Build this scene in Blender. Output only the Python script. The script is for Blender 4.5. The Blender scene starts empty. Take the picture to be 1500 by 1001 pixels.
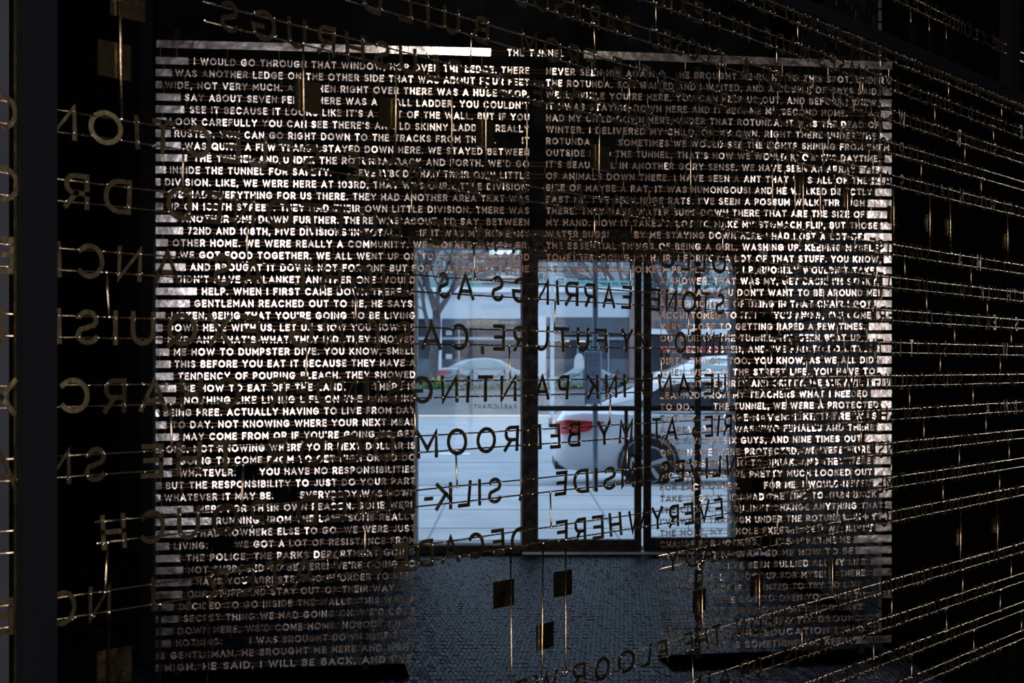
import bpy, bmesh, math, random
from mathutils import Matrix, Vector
random.seed(7)
sc = bpy.context.scene
C = sc.collection

# ------------------------------------------------------------------ camera, world, light, exposure
F = 2000.0          # focal length in pixels of the 1500x1001 frame
HOR = 538.0         # image row of the horizon
EYE = 1.6
cam_d = bpy.data.cameras.new('camera'); cam = bpy.data.objects.new('camera', cam_d); C.objects.link(cam)
cam.location = (0, 0, EYE); cam.rotation_euler = (math.pi/2, 0, 0)
cam_d.sensor_width = 36; cam_d.lens = F/1500*36; cam_d.shift_y = (HOR-500.5)/1500
cam_d.clip_end = 400
cam_d.dof.use_dof = True; cam_d.dof.focus_distance = 3.4; cam_d.dof.aperture_fstop = 10.0
sc.camera = cam
sc.view_settings.view_transform = 'Standard'; sc.view_settings.look = 'None'
sc.view_settings.exposure = 0.0; sc.view_settings.gamma = 1.0; sc.view_settings.use_curve_mapping = False

w = bpy.data.worlds.new('overcast_sky'); sc.world = w; w.use_nodes = True
bg = w.node_tree.nodes['Background']; bg.inputs[0].default_value = (0.59, 0.77, 1.0, 1); bg.inputs[1].default_value = 2.3

def area(name, loc, rot, sx, sy, power, col):
    d = bpy.data.lights.new(name, 'AREA'); d.shape = 'RECTANGLE'; d.size = sx; d.size_y = sy; d.energy = power; d.color = col
    o = bpy.data.objects.new(name, d); C.objects.link(o); o.location = loc; o.rotation_euler = rot; return o
# unseen area lights added behind the photographer, mirrored as bright bands by the letters
area('left_band_fill', (-0.05, -2.95, 2.3), (math.pi/2, 0, 0), 2.1, 4.4, 170, (1, .86, .80))
area('right_band_fill', (7.5, -2.95, 2.2), (math.pi/2, 0, 0), 0.6, 4.2, 150, (1, .86, .78))
# unseen area light added far right for highlights on the near wires
area('wire_glint_fill', (4.45, 8.25, 3.3), (math.radians(-90), 0, 0), 0.45, 4.0, 110, (1, .93, .86))
# unseen lamps behind the photographer, set where the far letters mirror them
area('ceiling_lamp', (2.55, -2.6, 5.45), (math.radians(74), 0, 0), 1.3, .5, 55, (1, .86, .72))
area('warm_wall_fill', (4.4, -2.45, 2.9), (math.radians(-14), 0, 0), 4.2, .15, 110, (1, .56, .26))  # added so the letters over the doorway mirror a warm wall

# ------------------------------------------------------------------ materials
def mat(name, col, rough=.6, metal=0.0, spec=.5, noise=None, bump=None, emit=None, island=0.0, coat=0.0, dist=.01, pos=False):
    """noise=(scale, darker colour, amount)  bump=(scale, strength)  island = value variation per piece"""
    m = bpy.data.materials.new(name); m.use_nodes = True
    nt = m.node_tree; b = nt.nodes['Principled BSDF']; L = nt.links.new
    b.inputs['Base Color'].default_value = (*col, 1); b.inputs['Roughness'].default_value = rough
    b.inputs['Metallic'].default_value = metal; b.inputs['Specular IOR Level'].default_value = spec
    b.inputs['Coat Weight'].default_value = coat
    tc = nt.nodes.new('ShaderNodeTexCoord'); co = nt.nodes.new('ShaderNodeNewGeometry').outputs['Position'] if pos else tc.outputs['Object']
    src = None
    if noise:
        n = nt.nodes.new('ShaderNodeTexNoise'); n.inputs['Scale'].default_value = noise[0]; n.inputs['Detail'].default_value = 4
        L(co, n.inputs['Vector'])
        r = nt.nodes.new('ShaderNodeMapRange'); L(n.outputs['Fac'], r.inputs['Value'])
        r.inputs['From Min'].default_value = .35; r.inputs['From Max'].default_value = .65
        r.inputs['To Max'].default_value = noise[2]
        mx = nt.nodes.new('ShaderNodeMix'); mx.data_type = 'RGBA'
        L(r.outputs[0], mx.inputs[0]); mx.inputs[6].default_value = (*col, 1); mx.inputs[7].default_value = (*noise[1], 1)
        src = mx.outputs[2]
        r2 = nt.nodes.new('ShaderNodeMapRange'); L(n.outputs['Fac'], r2.inputs['Value'])
        r2.inputs['From Min'].default_value = .3; r2.inputs['From Max'].default_value = .7
        r2.inputs['To Min'].default_value = rough*.75; r2.inputs['To Max'].default_value = min(1, rough*1.3)
        L(r2.outputs[0], b.inputs['Roughness'])
    if island:
        g = nt.nodes.new('ShaderNodeNewGeometry')
        r = nt.nodes.new('ShaderNodeMapRange'); L(g.outputs['Random Per Island'], r.inputs['Value'])
        r.inputs['To Min'].default_value = 1-island; r.inputs['To Max'].default_value = 1+island
        h = nt.nodes.new('ShaderNodeHueSaturation'); L(r.outputs[0], h.inputs['Value'])
        if src: L(src, h.inputs['Color'])
        else: h.inputs['Color'].default_value = (*col, 1)
        src = h.outputs[0]
    if src: L(src, b.inputs['Base Color'])
    if bump:
        n2 = nt.nodes.new('ShaderNodeTexNoise'); n2.inputs['Scale'].default_value = bump[0]; n2.inputs['Detail'].default_value = 2
        L(co, n2.inputs['Vector'])
        bp = nt.nodes.new('ShaderNodeBump'); bp.inputs['Strength'].default_value = bump[1]; bp.inputs['Distance'].default_value = dist
        L(n2.outputs['Fac'], bp.inputs['Height']); L(bp.outputs[0], b.inputs['Normal'])
    if emit:
        b.inputs['Emission Color'].default_value = (*emit[0], 1); b.inputs['Emission Strength'].default_value = emit[1]
    return m

M = {}
M['black'] = mat('matte_black_wall', (.002, .002, .0026), .9, spec=.0, bump=(30, .1))
M['wall_dark'] = mat('dark_painted_wall', (.003, .003, .004), .7, spec=.15, noise=(3, (.002, .002, .003), .6))
M['brick_dark'] = mat('dark_brick', (.05, .045, .05), .7, island=.5, bump=(60, .4))
M['room_grey'] = mat('grey_room_plaster', (.10, .095, .09), .8, noise=(1, (.07, .07, .065), .6))
M['rear'] = mat('rear_wall_brown', (.15, .085, .04), .6, noise=(4, (.08, .04, .02), .7))  # brown put in as a warm reflection for the far letters
M['frame'] = mat('dark_bronze_frame', (.011, .0075, .006), .55, spec=.2, noise=(20, (.007, .005, .004), .5))
M['frame_grey'] = mat('charcoal_steel_frame', (.003, .0032, .0058), .6, spec=.12, bump=(50, .08))
M['paver'] = mat('end_grain_paving', (.014, .017, .040), .5, spec=.14, island=.85, noise=(40, (.007, .008, .018), .6), bump=(120, .3))
M['joint'] = mat('paving_joint_sand', (.003, .003, .005), .95, spec=.0, bump=(200, .3))
M['metal_far'] = mat('cut_steel_letters', (.66, .60, .56), .17, metal=1, noise=(35, (.40, .37, .36), .8), bump=(38, .4), island=.2, dist=.002, pos=True)
M['strip'] = mat('steel_strip', (.62, .58, .57), .16, metal=1, noise=(22, (.42, .40, .42), .8), bump=(26, .45), dist=.002, pos=True)
M['wire_far'] = mat('thin_brass_wire', (.70, .50, .30), .3, metal=1, bump=(60, .4), dist=.002, pos=True)
M['metal_near'] = mat('tarnished_brass_letters', (.20, .17, .105), .35, metal=1, noise=(60, (.11, .09, .055), .9), bump=(70, .5), island=.2, dist=.002, pos=True)
M['wire_near'] = mat('brass_rod', (.72, .56, .38), .25, metal=1, noise=(90, (.34, .24, .15), .8), bump=(60, .35), dist=.0015, pos=True)
M['solder'] = mat('bright_solder', (.85, .82, .78), .16, metal=1)
M['plate'] = mat('tarnished_brass_plate', (.18, .15, .09), .25, metal=1, noise=(45, (.1, .08, .05), .9), bump=(40, .5), dist=.003, pos=True)
M['glass'] = None
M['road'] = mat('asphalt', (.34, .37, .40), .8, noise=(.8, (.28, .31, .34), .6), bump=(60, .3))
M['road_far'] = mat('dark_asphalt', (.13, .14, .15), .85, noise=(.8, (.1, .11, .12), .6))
M['sidewalk'] = mat('concrete_sidewalk', (.48, .50, .52), .8, noise=(1.5, (.40, .42, .44), .6), bump=(40, .2))
M['curb'] = mat('stone_curb', (.26, .28, .30), .8, noise=(3, (.16, .17, .2), .5))
M['mark'] = mat('white_road_paint', (.85, .86, .86), .7, noise=(12, (.6, .6, .6), .4))
M['cream'] = mat('cream_road_edge', (.78, .68, .56), .8, noise=(6, (.6, .5, .4), .5))
M['render_white'] = mat('pale_fascia', (.60, .66, .72), .8, noise=(.7, (.54, .6, .66), .6))
M['white'] = mat('white_paint', (.80, .84, .88), .6, noise=(2, (.7, .74, .78), .4))
M['sign_dark'] = mat('dark_sign_band', (.10, .12, .15), .6, noise=(2, (.07, .08, .1), .5))
M['shop_glass'] = mat('dark_shop_glass', (.03, .04, .055), .25, spec=.5, noise=(.5, (.08, .09, .11), .7))
M['shop_inside'] = mat('shop_inner_panel', (.16, .19, .24), .6, noise=(1.2, (.08, .09, .12), .8))
M['gold'] = mat('gilt_lettering', (.62, .46, .28), .5, metal=.3, noise=(8, (.5, .35, .2), .5))
M['stucco'] = mat('grey_stucco', (.30, .32, .33), .85, noise=(1, (.25, .27, .28), .6))
M['brick_red'] = mat('red_brick', (.17, .03, .045), .85, noise=(3, (.12, .025, .04), .6), bump=(15, .3))
M['brick_brown'] = mat('brown_brick', (.30, .22, .20), .85, noise=(3, (.22, .15, .14), .6), bump=(15, .3))
M['win_far'] = mat('distant_window_glass', (.10, .13, .17), .2, spec=.7, noise=(1, (.2, .24, .28), .6))
M['teal'] = mat('teal_painted_steel', (.12, .42, .42), .6, noise=(3, (.1, .33, .34), .5))
M['bark'] = mat('grey_tree_bark', (.10, .09, .10), .9, noise=(8, (.06, .055, .06), .7), bump=(20, .6))
M['bark2'] = mat('brown_tree_bark', (.13, .10, .10), .9, noise=(8, (.08, .06, .06), .7), bump=(20, .6))
M['car_white'] = mat('white_car_paint', (.82, .84, .87), .25, coat=.6, noise=(1.5, (.78, .80, .84), .3))
M['car_teal'] = mat('grey_green_car_paint', (.24, .32, .34), .3, coat=.5, noise=(1.5, (.2, .28, .3), .3))
M['car_blue'] = mat('pale_blue_car_paint', (.30, .36, .40), .3, coat=.5, noise=(1.5, (.25, .3, .33), .3))
M['car_glass'] = mat('tinted_car_glass', (.03, .035, .045), .12, spec=.8, noise=(2, (.05, .055, .06), .4))
M['car_glass_light'] = mat('pale_car_glass', (.26, .36, .38), .2, spec=.6, noise=(2, (.2, .3, .32), .5))
M['tyre'] = mat('black_rubber', (.02, .02, .022), .8, noise=(30, (.012, .012, .014), .5))
M['rim'] = mat('alloy_rim', (.55, .58, .62), .3, metal=1, noise=(10, (.4, .42, .45), .4))
M['red_lamp'] = mat('red_tail_lamp', (.55, .02, .03), .3, coat=.5, noise=(12, (.35, .01, .02), .4))
M['dark_trim'] = mat('dark_plastic_trim', (.03, .03, .035), .6, noise=(20, (.02, .02, .02), .4))
M['pole'] = mat('blue_grey_painted_pole', (.10, .13, .17), .5, noise=(4, (.07, .09, .12), .5))
M['pole_light'] = mat('galvanised_pole', (.42, .50, .56), .5, noise=(4, (.34, .42, .48), .5))
M['signface'] = mat('weathered_notice_panel', (.24, .27, .36), .5, noise=(6, (.17, .2, .3), .8))
M['iron'] = mat('black_iron', (.03, .035, .045), .6, noise=(20, (.02, .02, .03), .4))
M['soil'] = mat('planting_bed_soil', (.16, .13, .12), .95, noise=(2, (.28, .24, .24), .7), bump=(8, .8))
M['leaf'] = mat('green_leaves', (.16, .26, .12), .7, island=.5)
M['flower'] = mat('yellow_flowers', (.62, .55, .12), .7, island=.3)
M['cloth'] = mat('white_cotton_robe', (.72, .74, .76), .9, noise=(6, (.6, .62, .66), .5))
M['awning_red'] = mat('red_awning_canvas', (.40, .03, .07), .8, noise=(4, (.3, .02, .05), .5))
M['lampstrip'] = mat('warm_ceiling_light', (.9, .8, .6), .5, emit=((1, .78, .55), 1.3))
M['black_vinyl'] = mat('black_vinyl_lettering', (.02, .02, .022), .6, noise=(50, (.015, .015, .015), .4))
M['jamb'] = mat('blue_grey_masonry', (.12, .14, .18), .8, noise=(4, (.09, .105, .14), .6), bump=(30, .3))
M['glare_panel'] = mat('bluish_glare_board', (.030, .032, .045), .6, noise=(2, (.02, .022, .032), .5))  # bluish glare put into a board colour
M['lampwhite'] = mat('opal_glass', (.55, .56, .58), .35, noise=(10, (.45, .46, .5), .4))
def glassmat():
    m = bpy.data.materials.new('clear_window_glass'); m.use_nodes = True
    nt = m.node_tree; nt.nodes.clear(); L = nt.links.new
    o = nt.nodes.new('ShaderNodeOutputMaterial'); t = nt.nodes.new('ShaderNodeBsdfTransparent'); t.inputs[0].default_value = (.93, .96, .98, 1)
    g = nt.nodes.new('ShaderNodeBsdfGlossy'); g.inputs['Roughness'].default_value = .03; g.inputs[0].default_value = (.08, .08, .08, 1)
    fr = nt.nodes.new('ShaderNodeFresnel'); fr.inputs[0].default_value = 2.0
    mx = nt.nodes.new('ShaderNodeMixShader'); L(fr.outputs[0], mx.inputs[0]); L(t.outputs[0], mx.inputs[1]); L(g.outputs[0], mx.inputs[2])
    L(mx.outputs[0], o.inputs[0]); return m
M['glass'] = glassmat()

# ------------------------------------------------------------------ helpers
def P(x, y, Z):
    """world point that a pixel shows at depth Z"""
    return Vector(((x-750)/F*Z, Z, EYE-(y-HOR)/F*Z))
def empty(name, loc=(0, 0, 0)):
    o = bpy.data.objects.new(name, None); C.objects.link(o); o.location = loc; o.empty_display_size = .1; return o
def tag(o, label=None, cat=None, group=None, kind=None):
    if label: o['label'] = label
    if cat: o['category'] = cat
    if group: o['group'] = group
    if kind: o['kind'] = kind
    return o
class MB:
    """collects shapes in world coordinates; build() links them as one mesh object"""
    def __init__(s): s.v = []; s.f = []
    def add(s, vs, fs):
        n = len(s.v); s.v += [tuple(v) for v in vs]; s.f += [tuple(i+n for i in f) for f in fs]; return s
    def box(s, x0, x1, y0, y1, z0, z1):
        vs = [(x, y, z) for z in (z0, z1) for y in (y0, y1) for x in (x0, x1)]
        return s.add(vs, [(0, 2, 3, 1), (4, 5, 7, 6), (0, 1, 5, 4), (2, 6, 7, 3), (0, 4, 6, 2), (1, 3, 7, 5)])
    def pbox(s, x0, x1, y0, y1, Z, d=.1):
        a = P(x0, y1, Z); b = P(x1, y0, Z)
        return s.box(a.x, b.x, Z, Z+d, a.z, b.z)
    def tube(s, pts, r, n=6, r1=None, caps=True):
        pts = [Vector(p) for p in pts]; k = len(pts)
        if k < 2: return s
        base = []
        for i, p in enumerate(pts):
            d = (pts[min(i+1, k-1)]-pts[max(i-1, 0)])
            if d.length < 1e-9: d = Vector((0, 0, 1))
            d.normalize()
            up = Vector((0, 0, 1)) if abs(d.z) < .9 else Vector((1, 0, 0))
            a = d.cross(up).normalized(); b = a.cross(d)
            rr = r if r1 is None else r+(r1-r)*i/(k-1)
            base += [p+(a*math.cos(2*math.pi*j/n)+b*math.sin(2*math.pi*j/n))*rr for j in range(n)]
        fs = []
        for i in range(k-1):
            for j in range(n):
                fs.append((i*n+j, i*n+(j+1) % n, (i+1)*n+(j+1) % n, (i+1)*n+j))
        if caps: fs += [tuple(range(n)), tuple(reversed(range((k-1)*n, k*n)))]
        return s.add(base, fs)
    def oct(s, c, r):
        c = Vector(c); vs = [c+Vector(d)*r for d in ((1,0,0),(-1,0,0),(0,1,0),(0,-1,0),(0,0,1),(0,0,-1))]
        return s.add(vs, [(0,2,4),(2,1,4),(1,3,4),(3,0,4),(2,0,5),(1,2,5),(3,1,5),(0,3,5)])
    def prism(s, poly, y0, y1):
        """polygon of (x,z) points extruded from y0 to y1"""
        n = len(poly); vs = [(p[0], y0, p[1]) for p in poly]+[(p[0], y1, p[1]) for p in poly]
        return s.add(vs, [tuple(range(n)), tuple(reversed(range(n, 2*n)))]+[(i, i+n, (i+1) % n+n, (i+1) % n) for i in range(n)])
    def build(s, name, m, parent=None, smooth=False):
        me = bpy.data.meshes.new(name); 
        if parent is not None:
            mi = parent.matrix_world_inv if hasattr(parent, 'matrix_world_inv') else Vector((0, 0, 0))
            off = absloc(parent); me.from_pydata([(v[0]-off.x, v[1]-off.y, v[2]-off.z) for v in s.v], [], s.f)
        else: me.from_pydata(s.v, [], s.f)
        me.materials.append(m); me.update()
        if smooth: me.shade_smooth()
        o = bpy.data.objects.new(name, me); C.objects.link(o)
        if parent is not None: o.parent = parent
        return o
def absloc(o):
    v = Vector((0, 0, 0))
    while o is not None: v = v+o.location; o = o.parent
    return v
def struct(o): o['kind'] = 'structure'; return o

# ------------------------------------------------------------------ stroke alphabet
def arc(cx, cy, rx, ry, a0, a1, n=8):
    return [(cx+rx*math.cos(math.radians(a0+(a1-a0)*i/n)), cy+ry*math.sin(math.radians(a0+(a1-a0)*i/n))) for i in range(n+1)]
G = {
 'A': (.92, [[(0, 0), (.5, 1), (1, 0)], [(.17, .3), (.83, .3)]]),
 'B': (.74, [[(0, 0), (0, 1)], [(0, 1), (.62, 1)]+arc(.62, .765, .3, .235, 90, -90, 6)+[(0, .53)], [(.62, .53)]+arc(.66, .265, .34, .265, 90, -90, 6)+[(0, 0)]]),
 'C': (.92, [arc(.52, .5, .52, .5, 42, 318, 14)]),
 'D': (.86, [[(0, 0), (0, 1), (.42, 1)]+arc(.45, .5, .55, .5, 90, -90, 10)+[(0, 0)]]),
 'E': (.68, [[(1, 0), (0, 0), (0, 1), (1, 1)], [(0, .52), (.88, .52)]]),
 'F': (.66, [[(0, 0), (0, 1), (1, 1)], [(0, .5), (.88, .5)]]),
 'G': (.96, [arc(.5, .5, .5, .5, 46, 325, 14)+[(.98, .46), (.55, .46)]]),
 'H': (.80, [[(0, 0), (0, 1)], [(1, 0), (1, 1)], [(0, .5), (1, .5)]]),
 'I': (.17, [[(.5, 0), (.5, 1)]]),
 'J': (.60, [[(1, 1), (1, .35)]+arc(.5, .35, .5, .35, 0, -160, 7)]),
 'K': (.80, [[(0, 0), (0, 1)], [(.95, 1), (0, .36)], [(.33, .6), (1, 0)]]),
 'L': (.64, [[(0, 1), (0, 0), (1, 0)]]),
 'M': (.96, [[(0, 0), (0, 1), (.5, .3), (1, 1), (1, 0)]]),
 'N': (.82, [[(0, 0), (0, 1), (1, 0), (1, 1)]]),
 'O': (1.04, [arc(.5, .5, .5, .5, 90, 450, 18)]),
 'P': (.70, [[(0, 0), (0, 1), (.6, 1)]+arc(.62, .71, .38, .29, 90, -90, 7)+[(0, .42)]]),
 'Q': (1.04, [arc(.5, .5, .5, .5, 90, 450, 18), [(.6, .3), (1, -.06)]]),
 'R': (.76, [[(0, 0), (0, 1), (.6, 1)]+arc(.62, .72, .36, .28, 90, -90, 7)+[(0, .44)], [(.52, .44), (1, 0)]]),
 'S': (.74, [arc(.5, .745, .44, .255, 25, 225, 8)+[(.42, .52), (.6, .47)]+arc(.5, .255, .48, .255, 45, -155, 8)]),
 'T': (.78, [[(0, 1), (1, 1)], [(.5, 1), (.5, 0)]]),
 'U': (.80, [[(0, 1), (0, .42)]+arc(.5, .42, .5, .42, 180, 360, 10)+[(1, 1)]]),
 'V': (.90, [[(0, 1), (.5, 0), (1, 1)]]),
 'W': (1.28, [[(0, 1), (.25, 0), (.5, .95), (.75, 0), (1, 1)]]),
 'X': (.84, [[(0, 0), (1, 1)], [(0, 1), (1, 0)]]),
 'Y': (.86, [[(0, 1), (.5, .45), (1, 1)], [(.5, .45), (.5, 0)]]),
 'Z': (.76, [[(0, 1), (1, 1), (0, 0), (1, 0)]]),
 '0': (.82, [arc(.5, .5, .5, .5, 90, 450, 16)]),
 '1': (.30, [[(0, .8), (.8, 1), (.8, 0)]]),
 '2': (.70, [arc(.5, .7, .48, .3, 160, -30, 8)+[(0, 0), (1, 0)]]),
 '3': (.70, [arc(.5, .75, .42, .25, 150, -80, 7), arc(.5, .26, .48, .27, 80, -150, 8)]),
 '7': (.66, [[(0, 1), (1, 1), (.35, 0)]]),
 '8': (.74, [arc(.5, .75, .4, .25, 90, 450, 10), arc(.5, .25, .5, .26, 90, 450, 10)]),
 '.': (.19, [[(.5, .0), (.5, .02)]]),
 ',': (.19, [[(.5, .03), (.2, -.16)]]),
 "'": (.17, [[(.5, 1), (.4, .84)]]),
 '!': (.18, [[(.5, 1), (.5, .3)], [(.5, 0), (.5, .02)]]),
 '-': (.42, [[(0, .45), (1, .45)]]),
 '&': (.86, [[(1, 0), (.25, .78)]+arc(.42, .8, .2, .2, 190, -40, 6)+[(.1, .35)]+arc(.35, .24, .33, .24, 150, 340, 7)+[(.95, .5)]]),
}
def glyph(ch, wgt, mirror=False, th=.03):
    """flat ribbon letter of cap height 1: (verts, faces, width); x along the line, y up, z thickness"""
    W, strokes = G[ch]; h = wgt/2; vs = []; fs = []
    if ch in "I.,'!": W = max(W, wgt)
    for st in strokes:
        pts = [Vector((h+p[0]*max(W-2*h, 0), h+p[1]*(1-2*h))) for p in st]
        if ch in "I.,'!" : pts = [Vector((W/2+(p[0]-.5)*.12, h+p[1]*(1-2*h))) for p in st]
        q = [pts[0]]
        for p in pts[1:]:
            if (p-q[-1]).length > 1e-4: q.append(p)
        pts = q; k = len(pts)
        closed = k > 3 and (pts[0]-pts[-1]).length < 1e-3
        if closed: pts = pts[:-1]; k -= 1
        else:
            a = (pts[0]-pts[1]).normalized()*h; b = (pts[-1]-pts[-2]).normalized()*h
            pts[0] = pts[0]+a*.98; pts[-1] = pts[-1]+b*.98
        base = len(vs)
        for i, p in enumerate(pts):
            if closed: a = pts[i-1]; b = pts[(i+1) % k]
            else: a = pts[max(i-1, 0)]; b = pts[min(i+1, k-1)]
            d0 = (p-a).normalized() if (p-a).length > 1e-6 else None
            d1 = (b-p).normalized() if (b-p).length > 1e-6 else None
            if d0 is None: d0 = d1
            if d1 is None: d1 = d0
            n0 = Vector((-d0.y, d0.x)); n1 = Vector((-d1.y, d1.x)); n = n0+n1
            if n.length < .3: n = n0; sc_ = 1
            else:
                n.normalize(); sc_ = min(1/max(n.dot(n0), .3), 1.9)
            o = n*h*sc_
            for z in (-th/2, th/2):
                vs.append((p.x+o.x, p.y+o.y, z)); vs.append((p.x-o.x, p.y-o.y, z))
        m = k if closed else k-1
        for i in range(m):
            a = base+4*i; b = base+4*((i+1) % k)
            fs += [(a, a+1, b+1, b), (a+2, b+2, b+3, a+3), (a, b, b+2, a+2), (a+1, a+3, b+3, b+1)]
        if not closed:
            a = base; b = base+4*(k-1); fs += [(a, a+2, a+3, a+1), (b, b+1, b+3, b+2)]
    if mirror: vs = [(W-x, y, z) for x, y, z in vs]; fs = [tuple(reversed(f)) for f in fs]
    vs = [(x-W/2, y-.5, z) for x, y, z in vs]   # centred on the letter
    return vs, fs, W
def gw(ch, wgt):
    return .34 if ch == ' ' else (max(G[ch][0], wgt) if ch in "I.,'!" else G[ch][0])
class Line:
    """letters of one kind of lettering; the first `quota` asked-for become parts, the rest one stuff mesh"""
    def __init__(s, cap, wgt, mirror, m, th):
        s.cap = cap; s.wgt = wgt; s.mirror = mirror; s.m = m; s.th = th; s.cache = {}; s.me = {}
    def g(s, ch):
        if ch not in s.cache: s.cache[ch] = glyph(ch, s.wgt, s.mirror, s.th)
        return s.cache[ch]
    def mesh(s, ch):
        if ch not in s.me:
            vs, fs, _ = s.g(ch); me = bpy.data.meshes.new('letter'); me.from_pydata(vs, [], fs); me.materials.append(s.m); me.update(); s.me[ch] = me
        return s.me[ch]
def place_letter(L, ch, mtx, sx, parent, bucket, single):
    """mtx: world matrix with the letter's axes; sx widens"""
    full = mtx @ Matrix.Diagonal((L.cap*sx, L.cap, L.cap, 1))
    if single:
        o = bpy.data.objects.new('letter', L.mesh(ch)); C.objects.link(o); o.parent = parent
        o.matrix_local = Matrix.Translation(-absloc(parent)) @ full
    else:
        vs, fs, _ = L.g(ch); bucket.add([full @ Vector(v) for v in vs], fs)

# ------------------------------------------------------------------ the room
WX0, WX1 = -3.4, 2.2   # side walls
ZF = 11.8               # street front
H = 6.2
def opening_wall(name, Y, d, x0, x1, z1, holes, m):
    """wall in the XZ plane with rectangular holes (hx0,hx1,hz0,hz1), side by side"""
    b = MB(); x = x0
    for hx0, hx1, hz0, hz1 in sorted(holes):
        if hx0 > x: b.box(x, hx0, Y, Y+d, 0, z1)
        if hz0 > 0: b.box(hx0, hx1, Y, Y+d, 0, hz0)
        b.box(hx0, hx1, Y, Y+d, hz1, z1); x = hx1
    b.box(x, x1, Y, Y+d, 0, z1)
    return struct(b.build(name, m))
fx = lambda x, Z=ZF: (x-750)/F*Z
fz = lambda y, Z=ZF: EYE-(y-HOR)/F*Z
fl = MB().box(-6, 10, -3.2, ZF+.05, -.25, -.03).build('floor', M['joint']); struct(fl)
MB().box(-6, 10, -3.2, 6.3, -.03, .0).build('floor_slab', M['black'], fl)
# end-grain paving: real little blocks, each with its own height and tilt
pv = MB(); ang = math.radians(-3.2); ca, sa = math.cos(ang), math.sin(ang)
bw, bl = .027, .098; j = 0
yy = 6.3
while yy < ZF:
    xx = WX0+(bw/2 if j % 2 else 0)-.1
    xlim = WX1
    while xx < xlim:
        g = .0019
        ox = random.uniform(-.0008, .0008); hh = random.uniform(-.003, .0); t = random.uniform(-.0016, .0016); t2 = random.uniform(-.003, .003)
        l_ = bl*random.uniform(.96, 1.0)
        q = [(xx+g+ox, yy+g), (xx+bw-g+ox, yy+g), (xx+bw-g+ox, yy+l_-g), (xx+g+ox, yy+l_-g)]
        r = [(a*ca-(b-6.3)*sa*-1*-1, 6.3+(b-6.3)) for a, b in q]
        r = [(a+(b-6.3)*math.tan(ang)*1.0, b) for a, b in q]
        hs = [hh+t+t2, hh-t+t2, hh-t-t2, hh+t-t2]
        vs = [(r[i][0], r[i][1], hs[i]) for i in range(4)]+[(r[i][0], r[i][1], -.028) for i in range(4)]
        pv.add(vs, [(0, 1, 2, 3), (0, 4, 5, 1), (1, 5, 6, 2), (2, 6, 7, 3), (3, 7, 4, 0)])
        xx += bw
    yy += bl; j += 1
o = pv.build('paving_block', M['paver'], fl); o['kind'] = 'stuff'
struct(MB().box(-6, 10, -3.2, ZF+.3, H, H+.2).build('ceiling', M['black']))
struct(MB().box(WX0-.2, WX0, -3.2, ZF, 0, H).build('wall_left', M['wall_dark']))
# right wall: dark brick built up in courses beside the door, plain further in
wr = struct(MB().box(WX1+.02, WX1+.3, 8.2, ZF, 0, H).build('wall_right', M['black']))
bk = MB(); z = 0; r_ = 0
while z < 4.2:
    y = 8.2-(.1 if r_ % 2 else 0)
    while y < ZF-.02:
        a = max(y, 8.2); b = min(y+.205, ZF-.01); pr = random.uniform(0, .006)
        if b-a > .03: bk.box(WX1+.004-pr, WX1+.03, a, b-.01, z+.005, z+.068)
        y += .215
    z += .075; r_ += 1
o = bk.build('brick', M['brick_dark'], wr); o['kind'] = 'stuff'
struct(MB().box(9.9, 10.1, -3.2, 8.2, 0, H).build('wall_far_right', M['room_grey']))
opening_wall('wall_return', 8.2, .2, WX1+.3, 10, H, [(4.2, 4.7, 1.25, 5.35)], M['black'])  # slot made up to hold the added wire highlight light
struct(MB().box(-6, WX0-.2, ZF-.1, ZF, 0, H).build('wall_front_left', M['black']))
# unseen rear wall; its two openings are made up to suit the band lights
opening_wall('wall_rear', -3.2, .2, -6, 10, H, [(-1.15, 1.05, 0, 4.6), (7.15, 7.85, 0, 4.4)], M['rear'])
struct(MB().box(-6.2, -6, -3.2, ZF, 0, H).build('wall_far_left', M['black']))
# street front
holes = [(fx(610), fx(764), fz(797), fz(363)), (fx(764)+.12, fx(1076), 0.02, fz(381))]
opening_wall('wall_front', ZF, .25, WX0-.2, WX1+.6, H, holes, M['wall_dark'])

# the rest of the building's street side, seen only by the light it keeps from the pavement
for a, e, c, d in ((-34, WX0-.2, -.2, 15), (WX1+.6, 34, -.2, 15), (WX0-.2, WX1+.6, H, 15)):
    struct(MB().box(a, e, ZF+.02, ZF+.24, c, d).build('wall_street_side', M['jamb']))
# window_1: the fixed pane on the left
wn = struct(empty('window_1', (fx(687), ZF, fz(797))))
x0, x1, z0, z1 = fx(610), fx(764), fz(797), fz(363)
b = MB(); t = .035
b.box(x0-.02, x0+.005, ZF-.05, ZF+.12, z0, z1); b.box(x1-.01, x1+.02, ZF-.05, ZF+.12, z0, z1)
b.box(x0-.02, x1+.02, ZF-.05, ZF+.12, z1-.01, z1+.03); b.box(x0-.02, x1+.02, ZF-.05, ZF+.12, z0-.03, z0+.008)
b.build('frame', M['pole_light'], wn)
MB().box(x0+.005, x1-.01, ZF+.05, ZF+.062, z0, z1).build('pane', M['glass'], wn)
MB().box(x0-.05, x1+.02, ZF-.09, ZF, 0.0, z0-.035).build('base_panel', M['frame'], wn)
MB().box(x0-.05, x1+.15, ZF-.1, ZF-.02, z0-.03, z0-.005).build('sill', M['frame'], wn)
Lb = Line(7/F*ZF, .15, True, M['black_vinyl'], .01)
bu = MB(); txt = 'TNAPICITRAP'; xs = fx(693); tot = sum(gw(c, .15)+.3 for c in txt)*Lb.cap; k_ = (fx(757)-fx(693))/tot
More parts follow.
